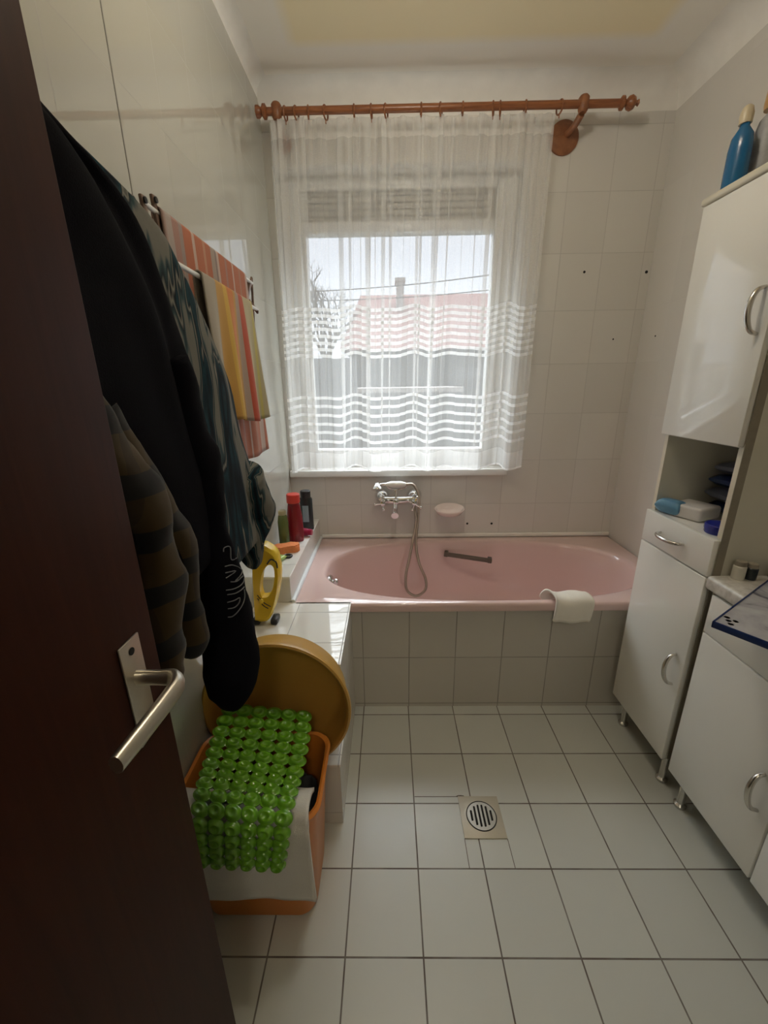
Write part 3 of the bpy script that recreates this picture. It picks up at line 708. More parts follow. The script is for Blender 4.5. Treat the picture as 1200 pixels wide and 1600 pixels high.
# things in the niche
nz_ = .9485
o = thing('wipes_pack', 'white and pale blue packet lying at the front of the niche', 'packet', (1.02, 1.35, nz_))
mt = TR(1.0, 1.35, nz_, math.radians(14))
def pillow(b, L, W, H, mat, n=10):
    """soft packet: flattened box with rounded pillow section"""
    vs_ = []
    for i in range(n+1):
        s_ = i/n; e_ = (1-abs(2*s_-1)**4)**.5 if 0 < s_ < 1 else .25
        ring = []
        for k in range(20):
            t_ = 2*PI*k/20; cc, ss = math.cos(t_), math.sin(t_)
            ring.append(b.verts.new((L*(s_-.5), W/2*math.copysign(abs(cc)**.5, cc), H/2+H/2*max(e_, .3)*math.copysign(abs(ss)**.7, ss))))
        vs_.append(ring)
    for p_, q_ in zip(vs_, vs_[1:]):
        for k in range(20): b.faces.new((p_[k], p_[(k+1) % 20], q_[(k+1) % 20], q_[k]))
    b.faces.new(vs_[0][::-1]); b.faces.new(vs_[-1]); bmesh.ops.transform(b, matrix=mat, verts=[v for rg in vs_ for v in rg]); return b
obj('packet_body', bx(bm_new(), -.055, .055, -.055, .055, 0, .045, .010, 4, TR(1.038, 1.338, nz_+.001, math.radians(24))), M['packwhite'], o)
obj('packet_end', pillow(bm_new(), .055, .085, .052, TR(.985, 1.372, nz_+.001, math.radians(20))), M['packblue'], o)
o = thing('cream_tin', 'round dark blue tin standing at the near side of the niche', 'tin', (1.01, 1.165, nz_))
obj('tin_body', lathe(bm_new(), [(0, 0), (.036, 0), (.038, .003), (.038, .014), (0, .014)], 36, TR(1.005, 1.178, nz_)), M['tinblue'], o)
obj('lid', lathe(bm_new(), [(0, .014), (.0395, .014), (.0395, .026), (.036, .029), (0, .029)], 36, TR(1.005, 1.178, nz_)), M['tinblue'], o)
sp2 = [(1.19, 1.335, 0, .05, 'lowest'), (1.165, 1.33, .052, .045, 'second lowest'), (1.17, 1.33, .099, .045, 'second highest'), (1.175, 1.325, .146, .04, 'topmost')]
for i, (x, y, dz, h, wd) in enumerate(sp2):
    o = obj('toiletry_packet', pillow(bm_new(), .13, .12, h, TR(x, y, nz_+.001+dz, math.radians(-12+9*i))), M['navyplastic'] if i % 2 == 0 else plain('slate_film', (.09, .10, .14), .3, var=.3, vscale=60))
    tag(o, f'dark soft packet at the back of the niche, {wd} of its stack', 'packet', 'dark packets stacked in the niche')
# things on the worktop against the side of the tall cabinet
for x, y, r_, h, mt_, lb in ((1.005, 1.078, .016, .055, 'cab_side', 'small cream jar on the worktop nearest the cabinet front'), (1.038, 1.074, .014, .048, 'teal_dark', 'small dark bottle on the worktop between two jars'), (1.115, 1.072, .022, .042, 'navyplastic', 'small dark blue pot on the worktop beside the tall cabinet')):
    o = thing('cosmetic_jar', lb, 'jar', (x, y, .845), 'small jars on the worktop')
    obj('jar_body', lathe(bm_new(), [(0, 0), (r_*.95, 0), (r_, .004), (r_, h*.7), (r_*.85, h*.75), (0, h*.75)], 20, TR(x, y, .8455)), M[mt_], o)
    obj('lid', lathe(bm_new(), [(0, h*.75), (r_*.9, h*.75), (r_*.9, h*.97), (r_*.8, h), (0, h)], 20, TR(x, y, .8455)), M['cab_dark'], o)

# ---------------------------------------------------------------- floor drain
dr = thing('floor_drain', 'square metal floor drain with round slotted grate', 'drain', (.298, 1.003, 0))
b = bm_new(); bx(b, .230, .3675, .934, 1.074, .0002, .0035, .001); obj('drain_plate', b, plain('dull_drain_metal', (.50, .46, .37), .4, .2, bump=.3), dr)
b = bm_new(); lathe(b, [(.048, 0), (.051, 0), (.051, .0008), (.048, .0008)], 48, TR(.299, 1.005, .0036)); 
obj('grate_groove', b, M['dark_hole'], dr)
b = bm_new(); lathe(b, [(0, 0), (.0475, 0), (.0475, .0010), (0, .0012)], 48, TR(.299, 1.005, .0036)); obj('grate', b, plain('grate_metal', (.42, .40, .35), .35, .5), dr)
b = bm_new()
for i, hl in enumerate((.017, .031, .036, .036, .031, .017)):
    x = .299+(i-2.5)*.0132
    bx(b, x-.0032, x+.0032, 1.005-hl, 1.005+hl, .0046, .0051, .002)
obj('drain_slots', b, M['dark_hole'], dr, smooth=False)

fl = bpy.data.objects['floor']
for x0, x1, y0_, y1_ in ((.229, .231, .851, .934), (.3665, .3685, .851, .934), (.078, .230, 1.0735, 1.0755)):
    obj('tile_cut', bx(bm_new(), x0, x1, y0_, y1_, -.001, .0006), M['grout_dark'], fl, smooth=False)
obj('chipped_corner', lathe(bm_new(), [(0, 0), (.011, 0), (.009, .001), (0, .0015)], 9, TR(.240, 1.0765, 0), 1.3, .35), M['grout_dark'], fl)
# ---------------------------------------------------------------- door (open, against the left side)
dX, dY = -.30, .443
door = struct('door_1', bx(bm_new(), dX-.04, dX, -.27, dY, .008, 2.05, .003), M['door'])
pl = bm_new(); bx(pl, dX, dX+.003, .375, .411, .985, 1.122, .0012); plate = obj('handle_plate', pl, M['alu'], door)
for z in (1.108, .998): obj('screw', lathe(bm_new(), [(0, 0), (.0045, 0), (.0045, .001), (0, .0012)], 12, TR(dX+.003, .393, z, 0, 0, PI/2)), M['dark_hole'], plate)
b = bm_new(); hz = 1.072
tube(b, smoothpath([(dX+.002, .393, hz), (dX+.028, .393, hz), (dX+.046, .392, hz), (dX+.056, .380, hz), (dX+.057, .36, hz), (dX+.055, .32, hz), (dX+.052, .278, hz)], 7), [.0085, .0085, .010, .0105, .010, .0095, .0085], 14, sq=(.8, 1.15))
obj('door_handle', b, M['alu'], door)

# ---------------------------------------------------------------- folding drying rack on the left wall
rk = thing('drying_rack', 'brown and white folding wall rack holding the striped towels', 'drying rack', (XL, 1.25, 1.70))
def strut(p, q_, w_=.012, th=.006):
    b = bm_new(); p, q_ = Vector(p), Vector(q_); d_ = q_-p; L = d_.length
    mt_ = Matrix.Translation((p+q_)/2) @ d_.to_track_quat('Z', 'Y').to_matrix().to_4x4()
    bx(b, -th/2, th/2, -w_/2, w_/2, -L/2-.006, L/2+.006, .003, 2, mt_); return b
xr1, xr2, xr3 = -.535, -.455, -.535
zr1, zr2, zr3 = 1.79, 1.645, 1.575
ylo, yhi = .87, 1.545
# far end arms: V from top to front rod and back to the wall
T1 = at(393, 436, X=-.50); T2 = at(402, 487, X=-.45); T3 = at(398, 530, X=-.52); T0 = at(386, 466, X=-.50)
obj('rack_arm', strut(T1, T3, .014, .007), M['rack'], rk)
obj('rack_arm', strut(T1, T0, .014, .007), M['rack'], rk)
obj('rack_arm', strut(T0, T2, .012, .007), M['rack'], rk)
for u, v in ((203, 308), (222, 309), (239, 309)):
    p = at(u, v, X=-.50); q_ = p+Vector((0.0, .02, -.19)); obj('rack_arm', strut(p, q_, .017, .008), plain('grey_rack_arm', (.10, .095, .085), .5) if 0 else M['rack'], rk)
    obj('arm_pivot', lathe(bm_new(), [(0, 0), (.006, 0), (.006, .004), (0, .005)], 14, TR(p.x+.004, p.y, p.z-.004, 0, 0, PI/2)), M['black'], rk)
Rf0 = at(278, 408, X=-.45); Rf1 = at(402, 487, X=-.45)
zf = (Rf0.z+Rf1.z)/2
obj('rod', tube(bm_new(), [(-.45, Rf0.y-.12, zf), (-.45, Rf1.y, zf)], .0055, 12), M['rod'], rk)
zt_ = at(383, 432, X=-.50).z-.006
obj('rod', tube(bm_new(), [(-.50, at(222, 309, X=-.50).y, zt_), (-.50, T1.y, zt_)], .0055, 12), M['rod'], rk)
obj('rod', tube(bm_new(), [(-.52, 1.0, T3.z), (-.52, T3.y, T3.z)], .0055, 12), M['rod'], rk)
obj('wall_bracket', bx(bm_new(), XL, -.505, T1.y-.012, T1.y, zt_-.02, zt_+.012, .004), M['rack'], rk)

def draped(name, y0, y1, x, z, front, back, mat, label, cat, ampl=.006, waves=5, th=.004, skew=None, rr=.008):
    """cloth hung over a rod parallel to Y at (x, z)"""
    b = bm_new(); ny = 70; path = []
    nf = 26
    for j in range(nf+1): path.append((x+rr, z-front*(1-j/nf), -1+j/nf))
    for j in range(1, 8): t_ = PI*j/8; path.append((x+rr*math.cos(t_), z+rr*math.sin(t_), 0))
    for j in range(nf+1): path.append((x-rr, z-back*j/nf, j/nf))
    G = []
    for i in range(ny+1):
        s_ = i/ny; row = []
        for (px_, pz_, t_) in path:
            am = ampl*abs(t_)**.8; wv_ = math.sin(2*PI*waves*s_+1.3*abs(t_)); side = 1 if t_ <= 0 else -.4
            y = y0+(y1-y0)*s_
            if skew: y = y0+(y1-y0)*s_ + skew(s_, abs(t_) if t_ < 0 else 0)
            row.append(b.verts.new((px_+side*am*(wv_+.6), y, pz_ + (.01*math.sin(6*s_)*abs(t_)))))
        G.append(row)
    for i in range(ny):
        for j in range(len(path)-1): b.faces.new((G[i][j], G[i+1][j], G[i+1][j+1], G[i][j+1]))
    o = obj(name, b, mat, angle=180); tag(o, label, cat)
    sm_ = o.modifiers.new('thick', 'SOLIDIFY'); sm_.thickness = th; sm_.offset = 1
    return o
ya_ = at(250, 332, X=-.492).y; yb2 = at(383, 432, X=-.492).y
draped('striped_towel', ya_, yb2, -.50, zt_+.001, .60, .35, M['towel_a'], 'orange and pink striped towel on the rear rod of the wall rack', 'towel', .004, 4, skew=lambda s_, t_: .05*t_*s_)
yc_ = at(314, 432, X=-.442).y; yd_ = at(392, 480, X=-.442).y
draped('striped_towel', yc_, yd_, -.45, zf+.001, at(392, 480, X=-.44).z-at(412, 655, X=-.44).z, .25, M['towel_b'], 'yellow, cream and red striped towel on the front rod of the wall rack', 'towel', .012, 3, skew=lambda s_, t_: .035*t_*(s_-.2))

# ---------------------------------------------------------------- clothes hanging behind the door
def garment(levels, n=64, folds=(5, 9, 14), amp=.010, seed=1, k=5, ex=2.4):
    """levels: (z, y0, y1, x0, x1) from top to bottom"""
    L = [Vector(v[:3]) for v in [(l[0], l[1], l[2]) for l in levels]]; X = [Vector((l[3], l[4], 0)) for l in levels]
    A1 = smoothpath(L, k); A2 = smoothpath(X, k); b = bm_new(); rings = []
    N_ = len(A1)
    for i, (a_, x_) in enumerate(zip(A1, A2)):
        z, y0_, y1_ = a_; cx_, cy_ = (x_.x+x_.y)/2, (y0_+y1_)/2; rx_, ry_ = (x_.y-x_.x)/2, (y1_-y0_)/2; ring = []
        end = min(i, N_-1-i)/3
        for q in range(n):
            t_ = 2*PI*q/n; c_, s__ = math.cos(t_), math.sin(t_)
            f_ = sum(math.sin(fq*t_+seed*1.7*fi+2.2*math.sin(z*4+fi+seed))/(fi+1) for fi, fq in enumerate(folds, 1))
            nn = noise.noise(Vector((c_*2+seed, s__*2, z*5)))
            d_ = amp*min(1, .3+end)*(f_*.8+nn*1.5)
            ring.append(b.verts.new((cx_+(rx_+d_)*math.copysign(abs(c_)**(2/ex), c_), cy_+(ry_+d_)*math.copysign(abs(s__)**(2/ex), s__), z+.006*nn)))
        rings.append(ring)
    for p_, q_ in zip(rings, rings[1:]):
        for q in range(n): b.faces.new((p_[q], p_[(q+1) % n], q_[(q+1) % n], q_[q]))
    for rg in (rings[0], rings[-1]):
        c_ = sum((v.co for v in rg), Vector())/n
        inner = [b.verts.new(c_+(v.co-c_)*.5+Vector((0, 0, .012 if rg is rings[0] else -.006))) for v in rg]
        for q in range(n): b.faces.new((rg[q], rg[(q+1) % n], inner[(q+1) % n], inner[q]))
        b.faces.new(inner)
    return b
def lev(pts, y0s, xm, hx):
    out = []
    for (u, v), y0_, h_ in zip(pts, y0s, hx if isinstance(hx, (list, tuple)) else [hx]*len(pts)):
        p = at(u, v, X=xm); out.append((p.z, y0_, p.y, xm-h_, xm+h_))
    return out
def pxt(rows, X, k=6, n=26, name='sleeve', mat=None, parent=None, wob=.02, dx=None):
    """sleeve: rows of (u_left, u_right, v) in the photo at X; a tapered tube through the row centres"""
    P, R_ = [], []
    for i, (ul, ur, v) in enumerate(rows):
        xx = X+(dx[i] if dx else 0)
        c_ = at((ul+ur)/2, v, X=xx); dist = (c_-Vector((0, 0, EYE))).dot(fw); P.append(c_); R_.append((ur-ul)/2*dist/F)
    b = bm_new(); P2 = smoothpath(P, k); Rv = smoothpath([(r, 0, 0) for r in R_], k)
    tube(b, P2, [max(v.x, .004) for v in Rv], n)
    for v in b.verts:
        q_ = noise.noise(v.co*11)*wob+noise.noise(v.co*31)*wob*.4
        v.co += Vector((q_*.4, q_*.4, q_*.3))
    return obj(name, b, mat, parent, angle=180), P2
# patterned shirt, nearest the wall
Bp = [(108, 243), (240, 352), (282, 425), (330, 530), (358, 602), (374, 680), (400, 750), (426, 800)]
lv = lev(Bp, [.40]*8, -.412, [.014, .022, .026, .028, .030, .032, .032, .034])
lv[0] = (1.71, .44, .62, -.43, -.40); lv = sorted(lv, key=lambda q_: -q_[0])
o = tag(obj('patterned_shirt', garment(lv, seed=3, amp=.006), M['swirl'], angle=180), 'teal, grey and black swirl-patterned shirt hanging behind the door', 'shirt')
# its lower hem, frayed part below
pxt([(340, 410, 745), (350, 424, 780), (358, 427, 808), (364, 417, 838), (374, 412, 862), (386, 408, 880), (394, 402, 888)], -.412, mat=M['swirl'], parent=o, wob=.02)
# navy sweatshirt
Ap = [(112, 262), (196, 330), (246, 440), (286, 560), (322, 700), (345, 850)]
lv = lev(Ap, [.40, .40, .40, .40, .42, .46], -.368, [.010, .016, .019, .021, .022, .022])
lv[0] = (1.675, .44, .575, -.38, -.36)
sw = tag(obj('sweatshirt', garment(sorted(lv, key=lambda q_: -q_[0]), seed=5, amp=.007), M['navy'], angle=180), 'dark navy sweatshirt hanging in front of the patterned shirt', 'sweatshirt')
slv, _ = pxt([(215, 290, 560), (240, 315, 640), (265, 335, 710), (282, 350, 780), (296, 358, 840), (306, 376, 900), (313, 391, 955), (319, 400, 1005), (322, 402, 1045), (330, 397, 1076), (343, 385, 1097), (356, 372, 1106)], -.365, mat=M['navy'], parent=sw, dx=[-.01, -.01, -.005, 0, .005, .01, .012, .015, .018, .018, .018, .018])
# embroidered outline letters down the sleeve, laid on the cloth itself
bvh = BVHTree.FromObject(slv, bpy.context.evaluated_depsgraph_get())
def onto(u, v):
    d_ = (r2*((u-600)/F)+u2*(-(v-800)/F)+fw).normalized(); h = bvh.ray_cast(Vector((0, 0, EYE)), d_)
    return h[0]+h[1]*.0008 if h[0] is not None else None
STK = {  # outline strokes in photo pixels, letters read downwards with their tops to the right
 'E': [[(349, 862), (350, 856), (359, 855), (361, 874), (369, 872), (367, 857)]],
 'N': [[(351, 885), (364, 883), (374, 878), (377, 890), (376, 898), (367, 908), (378, 901)], [(352, 895), (368, 892), (353, 903)], [(360, 909), (370, 908), (379, 900)]],
 'I': [[(353, 922), (365, 920), (375, 915), (380, 909), (381, 904)], [(355, 929), (367, 927), (376, 922), (381, 917)]],
 'D': [[(355, 941), (366, 938), (374, 934), (373, 942), (366, 949), (356, 951)], [(381, 921), (382, 932), (379, 944), (371, 956), (363, 963), (356, 964)]]}
for L_, strokes in STK.items():
    b = bm_new(); ok = False
    for st in strokes:
        P = [onto(*p) for p in st]; P = [p for p in P if p is not None]
        if len(P) > 1: tube(b, smoothpath(P, 5), .0011, 6); ok = True
    if ok: q_ = obj('embroidered_letter', b, M['letter'], sw); q_['label'] = f'outlined grey letter {L_} on the sleeve'
    else: b.free()
# olive checked garment, closest to the door
pj, _ = pxt([(60, 120, 540), (75, 150, 620), (105, 190, 690), (150, 238, 755), (188, 268, 812), (204, 282, 870), (212, 288, 940), (222, 292, 1000), (234, 288, 1045), (246, 280, 1070), (258, 270, 1083)], -.352, name='checked_garment', mat=M['plaid'], wob=.03, dx=[0]*11)
tag(pj, 'olive and black checked garment hanging just behind the door edge', 'clothing')
pxt([(120, 180, 640), (160, 225, 720), (208, 272, 790), (248, 304, 855), (264, 312, 920), (272, 320, 975), (278, 322, 1005), (288, 316, 1022), (296, 308, 1028)], -.360, mat=M['plaid'], parent=pj, wob=.012, name='trouser_leg', dx=[-.004]*9)

# ---------------------------------------------------------------- laundry basket, basin, mat, towel
bk = thing('laundry_basket', 'open orange plastic laundry basket on the floor behind the door', 'basket', (-.365, .84, 0))
def rrect(x0, x1, y0_, y1_, r_, n=8):
    pts_ = []
    for (cx_, cy_, a0) in ((x1-r_, y1_-r_, 0), (x0+r_, y1_-r_, PI/2), (x0+r_, y0_+r_, PI), (x1-r_, y0_+r_, 1.5*PI)):
        for i in range(n+1): t_ = a0+PI/2*i/n; pts_.append((cx_+r_*math.cos(t_), cy_+r_*math.sin(t_)))
    return pts_
b = bm_new(); rings = []
seq = [(.0, .0, .05), (.004, .40*.02, .05)]
def bring(ins, z, r_=.055): return [b.verts.new((x, y, z)) for x, y in rrect(-.548+ins, -.184-ins, .700+ins, .962-ins, r_)]
for ins, z in ((.06, .002), (.035, .004), (.030, .012), (.012, .30), (.006, .388), (-.004, .392), (-.006, .402), (.0, .408), (.006, .404), (.010, .385), (.018, .30), (.036, .02), (.07, .014)): rings.append(bring(ins, z, max(.03, .055-ins*.3)))
for p_, q_ in zip(rings, rings[1:]):
    k_ = len(p_)
    for i in range(k_): b.faces.new((p_[i], p_[(i+1) % k_], q_[(i+1) % k_], q_[i]))
b.faces.new(rings[0][::-1]); b.faces.new(rings[-1])
obj('basket_body', b, M['orange'], bk)
# laundry heap inside
def heap(name, x0, x1, y0_, y1_, z0, z1, mat, label, seed, cat='clothing'):
    b = bm_new(); bmesh.ops.create_icosphere(b, subdivisions=5, radius=1)
    for v in b.verts:
        q_ = v.co.copy(); nn = noise.noise(q_*2.2+Vector((seed, 0, 0)))*.30+noise.noise(q_*6+Vector((0, seed, 0)))*.10
        q_ = q_*(1+nn*.5)
        q_ = Vector((math.copysign(abs(q_.x)**.7, q_.x), math.copysign(abs(q_.y)**.7, q_.y), math.copysign(abs(q_.z)**.8, q_.z)))
        v.co = Vector(((x0+x1)/2+q_.x*(x1-x0)/2*.9, (y0_+y1_)/2+q_.y*(y1_-y0_)/2*.9, (z0+z1)/2+q_.z*(z1-z0)/2))
    return tag(obj(name, b, mat, angle=180), label, cat)
heap('crumpled_garment', -.52, -.315, .75, .94, .02, .39, plain('brown_cloth', (.07, .03, .015), .95), 'dark brown laundry crumpled in the left of the basket', 2.)
heap('crumpled_garment', -.300, -.205, .745, .925, .02, .36, plain('black_cloth', (.015, .016, .018), .9, var=.5, vscale=50), 'black crumpled garment in the right of the basket', 5.)
# white towel over the front edge
b = bm_new(); pf = smoothpath([(0, .79, .405), (0, .76, .428), (0, .725, .436), (0, .703, .430), (0, .689, .410), (0, .684, .36), (0, .686, .26), (0, .691, .145)], 5)
nx = 40; G = []
for i in range(nx+1):
    s_ = i/nx; row = []
    for j, p_ in enumerate(pf):
        t_ = j/(len(pf)-1); x = -.535+s_*.333
        wob = .006*noise.noise(Vector((s_*4, t_*3, 1)))
        rise = .02*math.exp(-((s_-.93)/.05)**2)*max(0, 1-abs(t_-.5)*3) if 0 else 0
        row.append(b.verts.new((x+.006*t_*s_, p_.y-.002+min(wob, .004)-.004*(t_ > .6), p_.z+wob+.02*(1-s_)*(t_ > .55)*0 + .012*math.sin(s_*3)*(t_ > .9))))
    G.append(row)
for i in range(nx):
    for j in range(len(pf)-1): b.faces.new((G[i][j], G[i+1][j], G[i+1][j+1], G[i][j+1]))
o = tag(obj('white_towel', b, M['white_towel'], angle=180), 'white terry towel draped over the front of the laundry basket', 'towel')
sm = o.modifiers.new('thick', 'SOLIDIFY'); sm.thickness = .009; sm.offset = -1

# yellow basin standing on the step and leaning on the ledge
bs = thing('wash_basin', 'round yellow plastic basin standing on edge behind the laundry basket', 'basin', (-.343, 1.0, .255))
b = bm_new(); RB = .219
T = TR(-.343, .978, .257+RB, 0, -PI/2-.04)
lathe(b, [(0, .100), (.165, .100), (.180, .094), (.190, .082), (.206, .010), (.210, -.002), (.216, -.007), (.222, -.005), (.223, .004), (.219, .011), (.212, .014), (.199, .086), (.186, .104), (0, .107)], 96, T)
obj('basin_shell', b, M['yellow'], bs)

# bubble bath mat: domes joined edge to edge with open gaps between
Lp = [at(352, 1098, Y=.99), at(338, 1130, Y=.945), at(318, 1190, Y=.83), at(302, 1245, Y=.725), at(299, 1290, Y=.676), at(302, 1325, Y=.664), at(306, 1352, Y=.662)]
Rp = [at(486, 1112, Y=.98), at(484, 1150, Y=.91), at(474, 1205, Y=.81), at(462, 1248, Y=.722), at(455, 1285, Y=.674), at(450, 1325, Y=.662), at(444, 1360, Y=.660)]
Ls, Rs = smoothpath(Lp, 10), smoothpath(Rp, 10)
def arc(P):
    a_ = [0]
    for p_, q_ in zip(P, P[1:]): a_.append(a_[-1]+(q_-p_).length)
    return a_
def samp(P, A__, t_):
    d_ = t_*A__[-1]
    for i in range(len(P)-1):
        if A__[i+1] >= d_: return P[i].lerp(P[i+1], (d_-A__[i])/max(A__[i+1]-A__[i], 1e-9))
    return P[-1]
AL, AR = arc(Ls), arc(Rs)
def matP(s_, t_): return samp(Ls, AL, t_).lerp(samp(Rs, AR, t_), s_)
NR, NCm = 14, 6; b = bm_new()
for r_ in range(NR):
    for c_ in range(NCm):
        tt, ss = (r_+.5)/NR, (c_+.5)/NCm
        P0 = matP(ss, tt); du = matP(min(ss+.5/NCm, 1), tt)-matP(max(ss-.5/NCm, 0), tt); dv = matP(ss, min(tt+.5/NR, 1))-matP(ss, max(tt-.5/NR, 0))
        nrm = dv.cross(du).normalized()
        if nrm.z < 0 and nrm.y > 0: nrm = -nrm
        if nrm.dot(Vector((0, 0, EYE))-P0) < 0: nrm = -nrm
        prof = [(0, .0060), (.10, .0068), (.20, .0095), (.29, .0112), (.37, .0098), (.44, .0055), (.49, .0015), (.565, .0003), (.565, -.0025), (.45, -.002), (0, -.001)]
        rings = []
        for q, h in prof:
            if q == 0: rings.append([b.verts.new(P0+nrm*h)]); continue
            rings.append([b.verts.new(P0+du*q*math.cos(2*PI*k_/18)+dv*q*math.sin(2*PI*k_/18)+nrm*h) for k_ in range(18)])
        for a_, c2_ in zip(rings, rings[1:]):
            for k_ in range(18):
                j_ = (k_+1) % 18
                if len(a_) == 1: b.faces.new((a_[0], c2_[j_], c2_[k_]))
                elif len(c2_) == 1: b.faces.new((a_[k_], a_[j_], c2_[0]))
                else: b.faces.new((a_[k_], a_[j_], c2_[j_], c2_[k_]))
o = tag(obj('bath_mat', b, M['lime'], angle=60), 'lime green bubble bath mat lying over the laundry basket', 'bath mat')

# ---------------------------------------------------------------- things on the ledges
zl = .6525
bt, T = bottle('shampoo_bottle', -.470, 1.905, zl, [(0, 0), (.036, 0), (.039, .006), (.040, .06), (.038, .13), (.030, .185), (.026, .20), (0, .20)], M['wine'], 'tall wine-red bottle with a wide bright red cap on the bath ledge', 'bottle', [(0, .20), (.031, .20), (.032, .203), (.032, .240), (.029, .243), (0, .243)], M['red'], sx=1., sy=.62)
b = bm_new(); lathe(b, [(.0, 0), (.0405, .07), (.0400, .10), (.0, .10)], 20, T, 1.0, .66)
b.free()
bt, T = bottle('deodorant_bottle', -.515, 1.850, zl, [(0, 0), (.023, 0), (.025, .005), (.025, .12), (.020, .15), (.016, .155), (0, .155)], M['green'], 'slim olive green bottle with a pale cap left of the red bottle', 'bottle', [(0, .155), (.019, .155), (.019, .172), (.016, .176), (0, .176)], M['silverlid'])
bt, T = bottle('shower_gel_bottle', -.445, 2.075, zl, [(0, 0), (.032, 0), (.034, .005), (.034, .17), (.030, .178), (0, .178)], M['teal_dark'], 'dark flat shower gel bottle behind the red bottle', 'bottle', [(0, .178), (.026, .178), (.027, .18), (.027, .213), (.024, .216), (0, .216)], M['black'], sx=1., sy=.6)
b = bm_new(); bx(b, -.462, -.430, 2.0525, 2.0545, .70, .79, .0008); obj('label', b, M['bluegrey'], bt)
# small tube lying on its side
o = thing('lotion_tube', 'magenta tube lying on the ledge beside the red bottle', 'tube', (-.45, 1.96, zl))
obj('tube_body', lathe(bm_new(), [(0, 0), (.022, 0), (.022, .004), (.019, .05), (.017, .06), (0, .06)], 20, TR(-.478, 1.975, zl+.022, -.15, 0, PI/2)), M['magenta'], o)
obj('cap', lathe(bm_new(), [(0, .06), (.016, .06), (.017, .064), (.015, .078), (0, .08)], 20, TR(-.478, 1.975, zl+.022, -.15, 0, PI/2)), M['magenta'], o)
# sponge with waisted outline
b = bm_new(); poly = []
for i in range(48):
    t_ = 2*PI*i/48; r_ = 1-.18*math.cos(2*t_+PI)*0; c_, s__ = math.cos(t_), math.sin(t_)
    x = .062*math.copysign(abs(c_)**.75, c_); y = .036*math.copysign(abs(s__)**.8, s__)*(1-.28*math.cos(x/.062*PI*.5)**2*.9) + .008*math.sin(x/.062*PI)
    poly.append((x, y))
prism(b, poly, .034, TR(-.487, 1.765, zl, .15), .006)
tag(obj('sponge', b, M['sponge']), 'orange peanut-shaped sponge on the bath ledge', 'sponge')
# green pouch and ring
o = tag(obj('soap_pouch', pillow(bm_new(), .07, .045, .022, TR(-.498, 1.655, zl+.001, 1.2)), M['limepouch']), 'small green and clear pouch lying before the sponge', 'pouch')
b = bm_new(); n1, n2 = 28, 8; vv = []
for k in range(n1):
    t_ = 2*PI*k/n1; vv.append([b.verts.new(((.017+.005*math.cos(2*PI*j/n2))*math.cos(t_), (.017+.005*math.cos(2*PI*j/n2))*math.sin(t_), .005*math.sin(2*PI*j/n2))) for j in range(n2)])
for k in range(n1):
    for j in range(n2): b.faces.new((vv[k][j], vv[(k+1) % n1][j], vv[(k+1) % n1][(j+1) % n2], vv[k][(j+1) % n2]))
bmesh.ops.transform(b, matrix=TR(-.465, 1.70, zl+.0052), verts=b.verts[:])
tag(obj('rubber_ring', b, M['black']), 'small black ring lying next to the sponge', 'ring')

# yellow window cleaner standing on the low ledge
wc = thing('window_vacuum', 'yellow handheld window cleaner with black base on the low ledge', 'appliance', (-.475, 1.36, ZT))
def sil(pts_px, Yp): return [(lambda p: (p.x, p.z))(at(u, v, Y=Yp)) for u, v in pts_px]
YV = 1.355
outer_ = sil([(402, 972), (400, 940), (398, 905), (398, 880), (402, 862), (411, 855), (421, 858), (433, 868), (437, 880), (440, 900), (438, 925), (434, 945), (430, 958), (424, 970), (414, 974)], YV)
inner_ = sil([(413, 936), (410, 925), (412, 905), (417, 893), (424, 888), (430, 893), (431, 908), (428, 924), (422, 934)], YV)
zmin = min(z for x, z in outer_); dzv = ZT+.012-zmin
def ringpts(poly, n):
    P = [Vector((x, 0, z+dzv)) for x, z in poly]; P = smoothpath(P+[P[0]], 8)[:-1]; A__ = arc(P+[P[0]]); return [samp(P+[P[0]], A__, i/n) for i in range(n)]
nV = 64; PO = ringpts(outer_, nV); PI_ = ringpts(inner_, nV)
# align start of the loops by angle about the hole centre
cH = sum(PI_, Vector())/nV
def al(P):
    P = sorted(P, key=lambda p: math.atan2(p.z-cH.z, p.x-cH.x)); return P
PO, PI_ = al(PO), al(PI_); b = bm_new(); th = .032
def lay(P, y, sc_, c_=None):
    return [b.verts.new((cH.x+(p.x-cH.x)*sc_, YV+y, cH.z+(p.z-cH.z)*sc_)) for p in P]
R_ = [lay(PI_, -th*.6, 1.06), lay(PO, -th, .90), lay(PO, -th*.7, .985), lay(PO, 0, 1.0), lay(PO, th*.7, .985), lay(PO, th, .90), lay(PI_, th*.6, 1.06), lay(PI_, 0, 1.0)]
for i in range(len(R_)):
    p_, q_ = R_[i], R_[(i+1) % len(R_)]
    for k in range(nV): b.faces.new((p_[k], p_[(k+1) % nV], q_[(k+1) % nV], q_[k]))
obj('vacuum_body', b, M['vac'], wc)
for (u0, u1) in ((397, 409), (425, 436)):
    x0 = at(u0, 968, Y=YV).x; x1 = at(u1, 968, Y=YV).x
    obj('black_foot', bx(bm_new(), x0, x1, YV-.026, YV+.026, ZT+.0005, ZT+.024, .007, 3), M['black'], wc)
for st in ([(418, 889), (424, 882), (432, 886), (434, 895)], [(403, 937), (412, 948), (424, 955)], [(403, 942), (412, 953), (420, 958)]):
    P = [at(u, v, Y=YV-.030)+Vector((0, 0, dzv)) for u, v in st]; obj('groove', tube(bm_new(), smoothpath(P, 5), .0016 if st[0][0] != 418 else .0028, 6), M['black'], wc)
obj('button', lathe(bm_new(), [(0, 0), (.009, 0), (.009, .004), (.006, .007), (0, .008)], 20, TR(at(413, 940, Y=YV).x, YV-.030, at(413, 940, Y=YV).z+dzv, 0, PI/2)), M['vac'], wc)

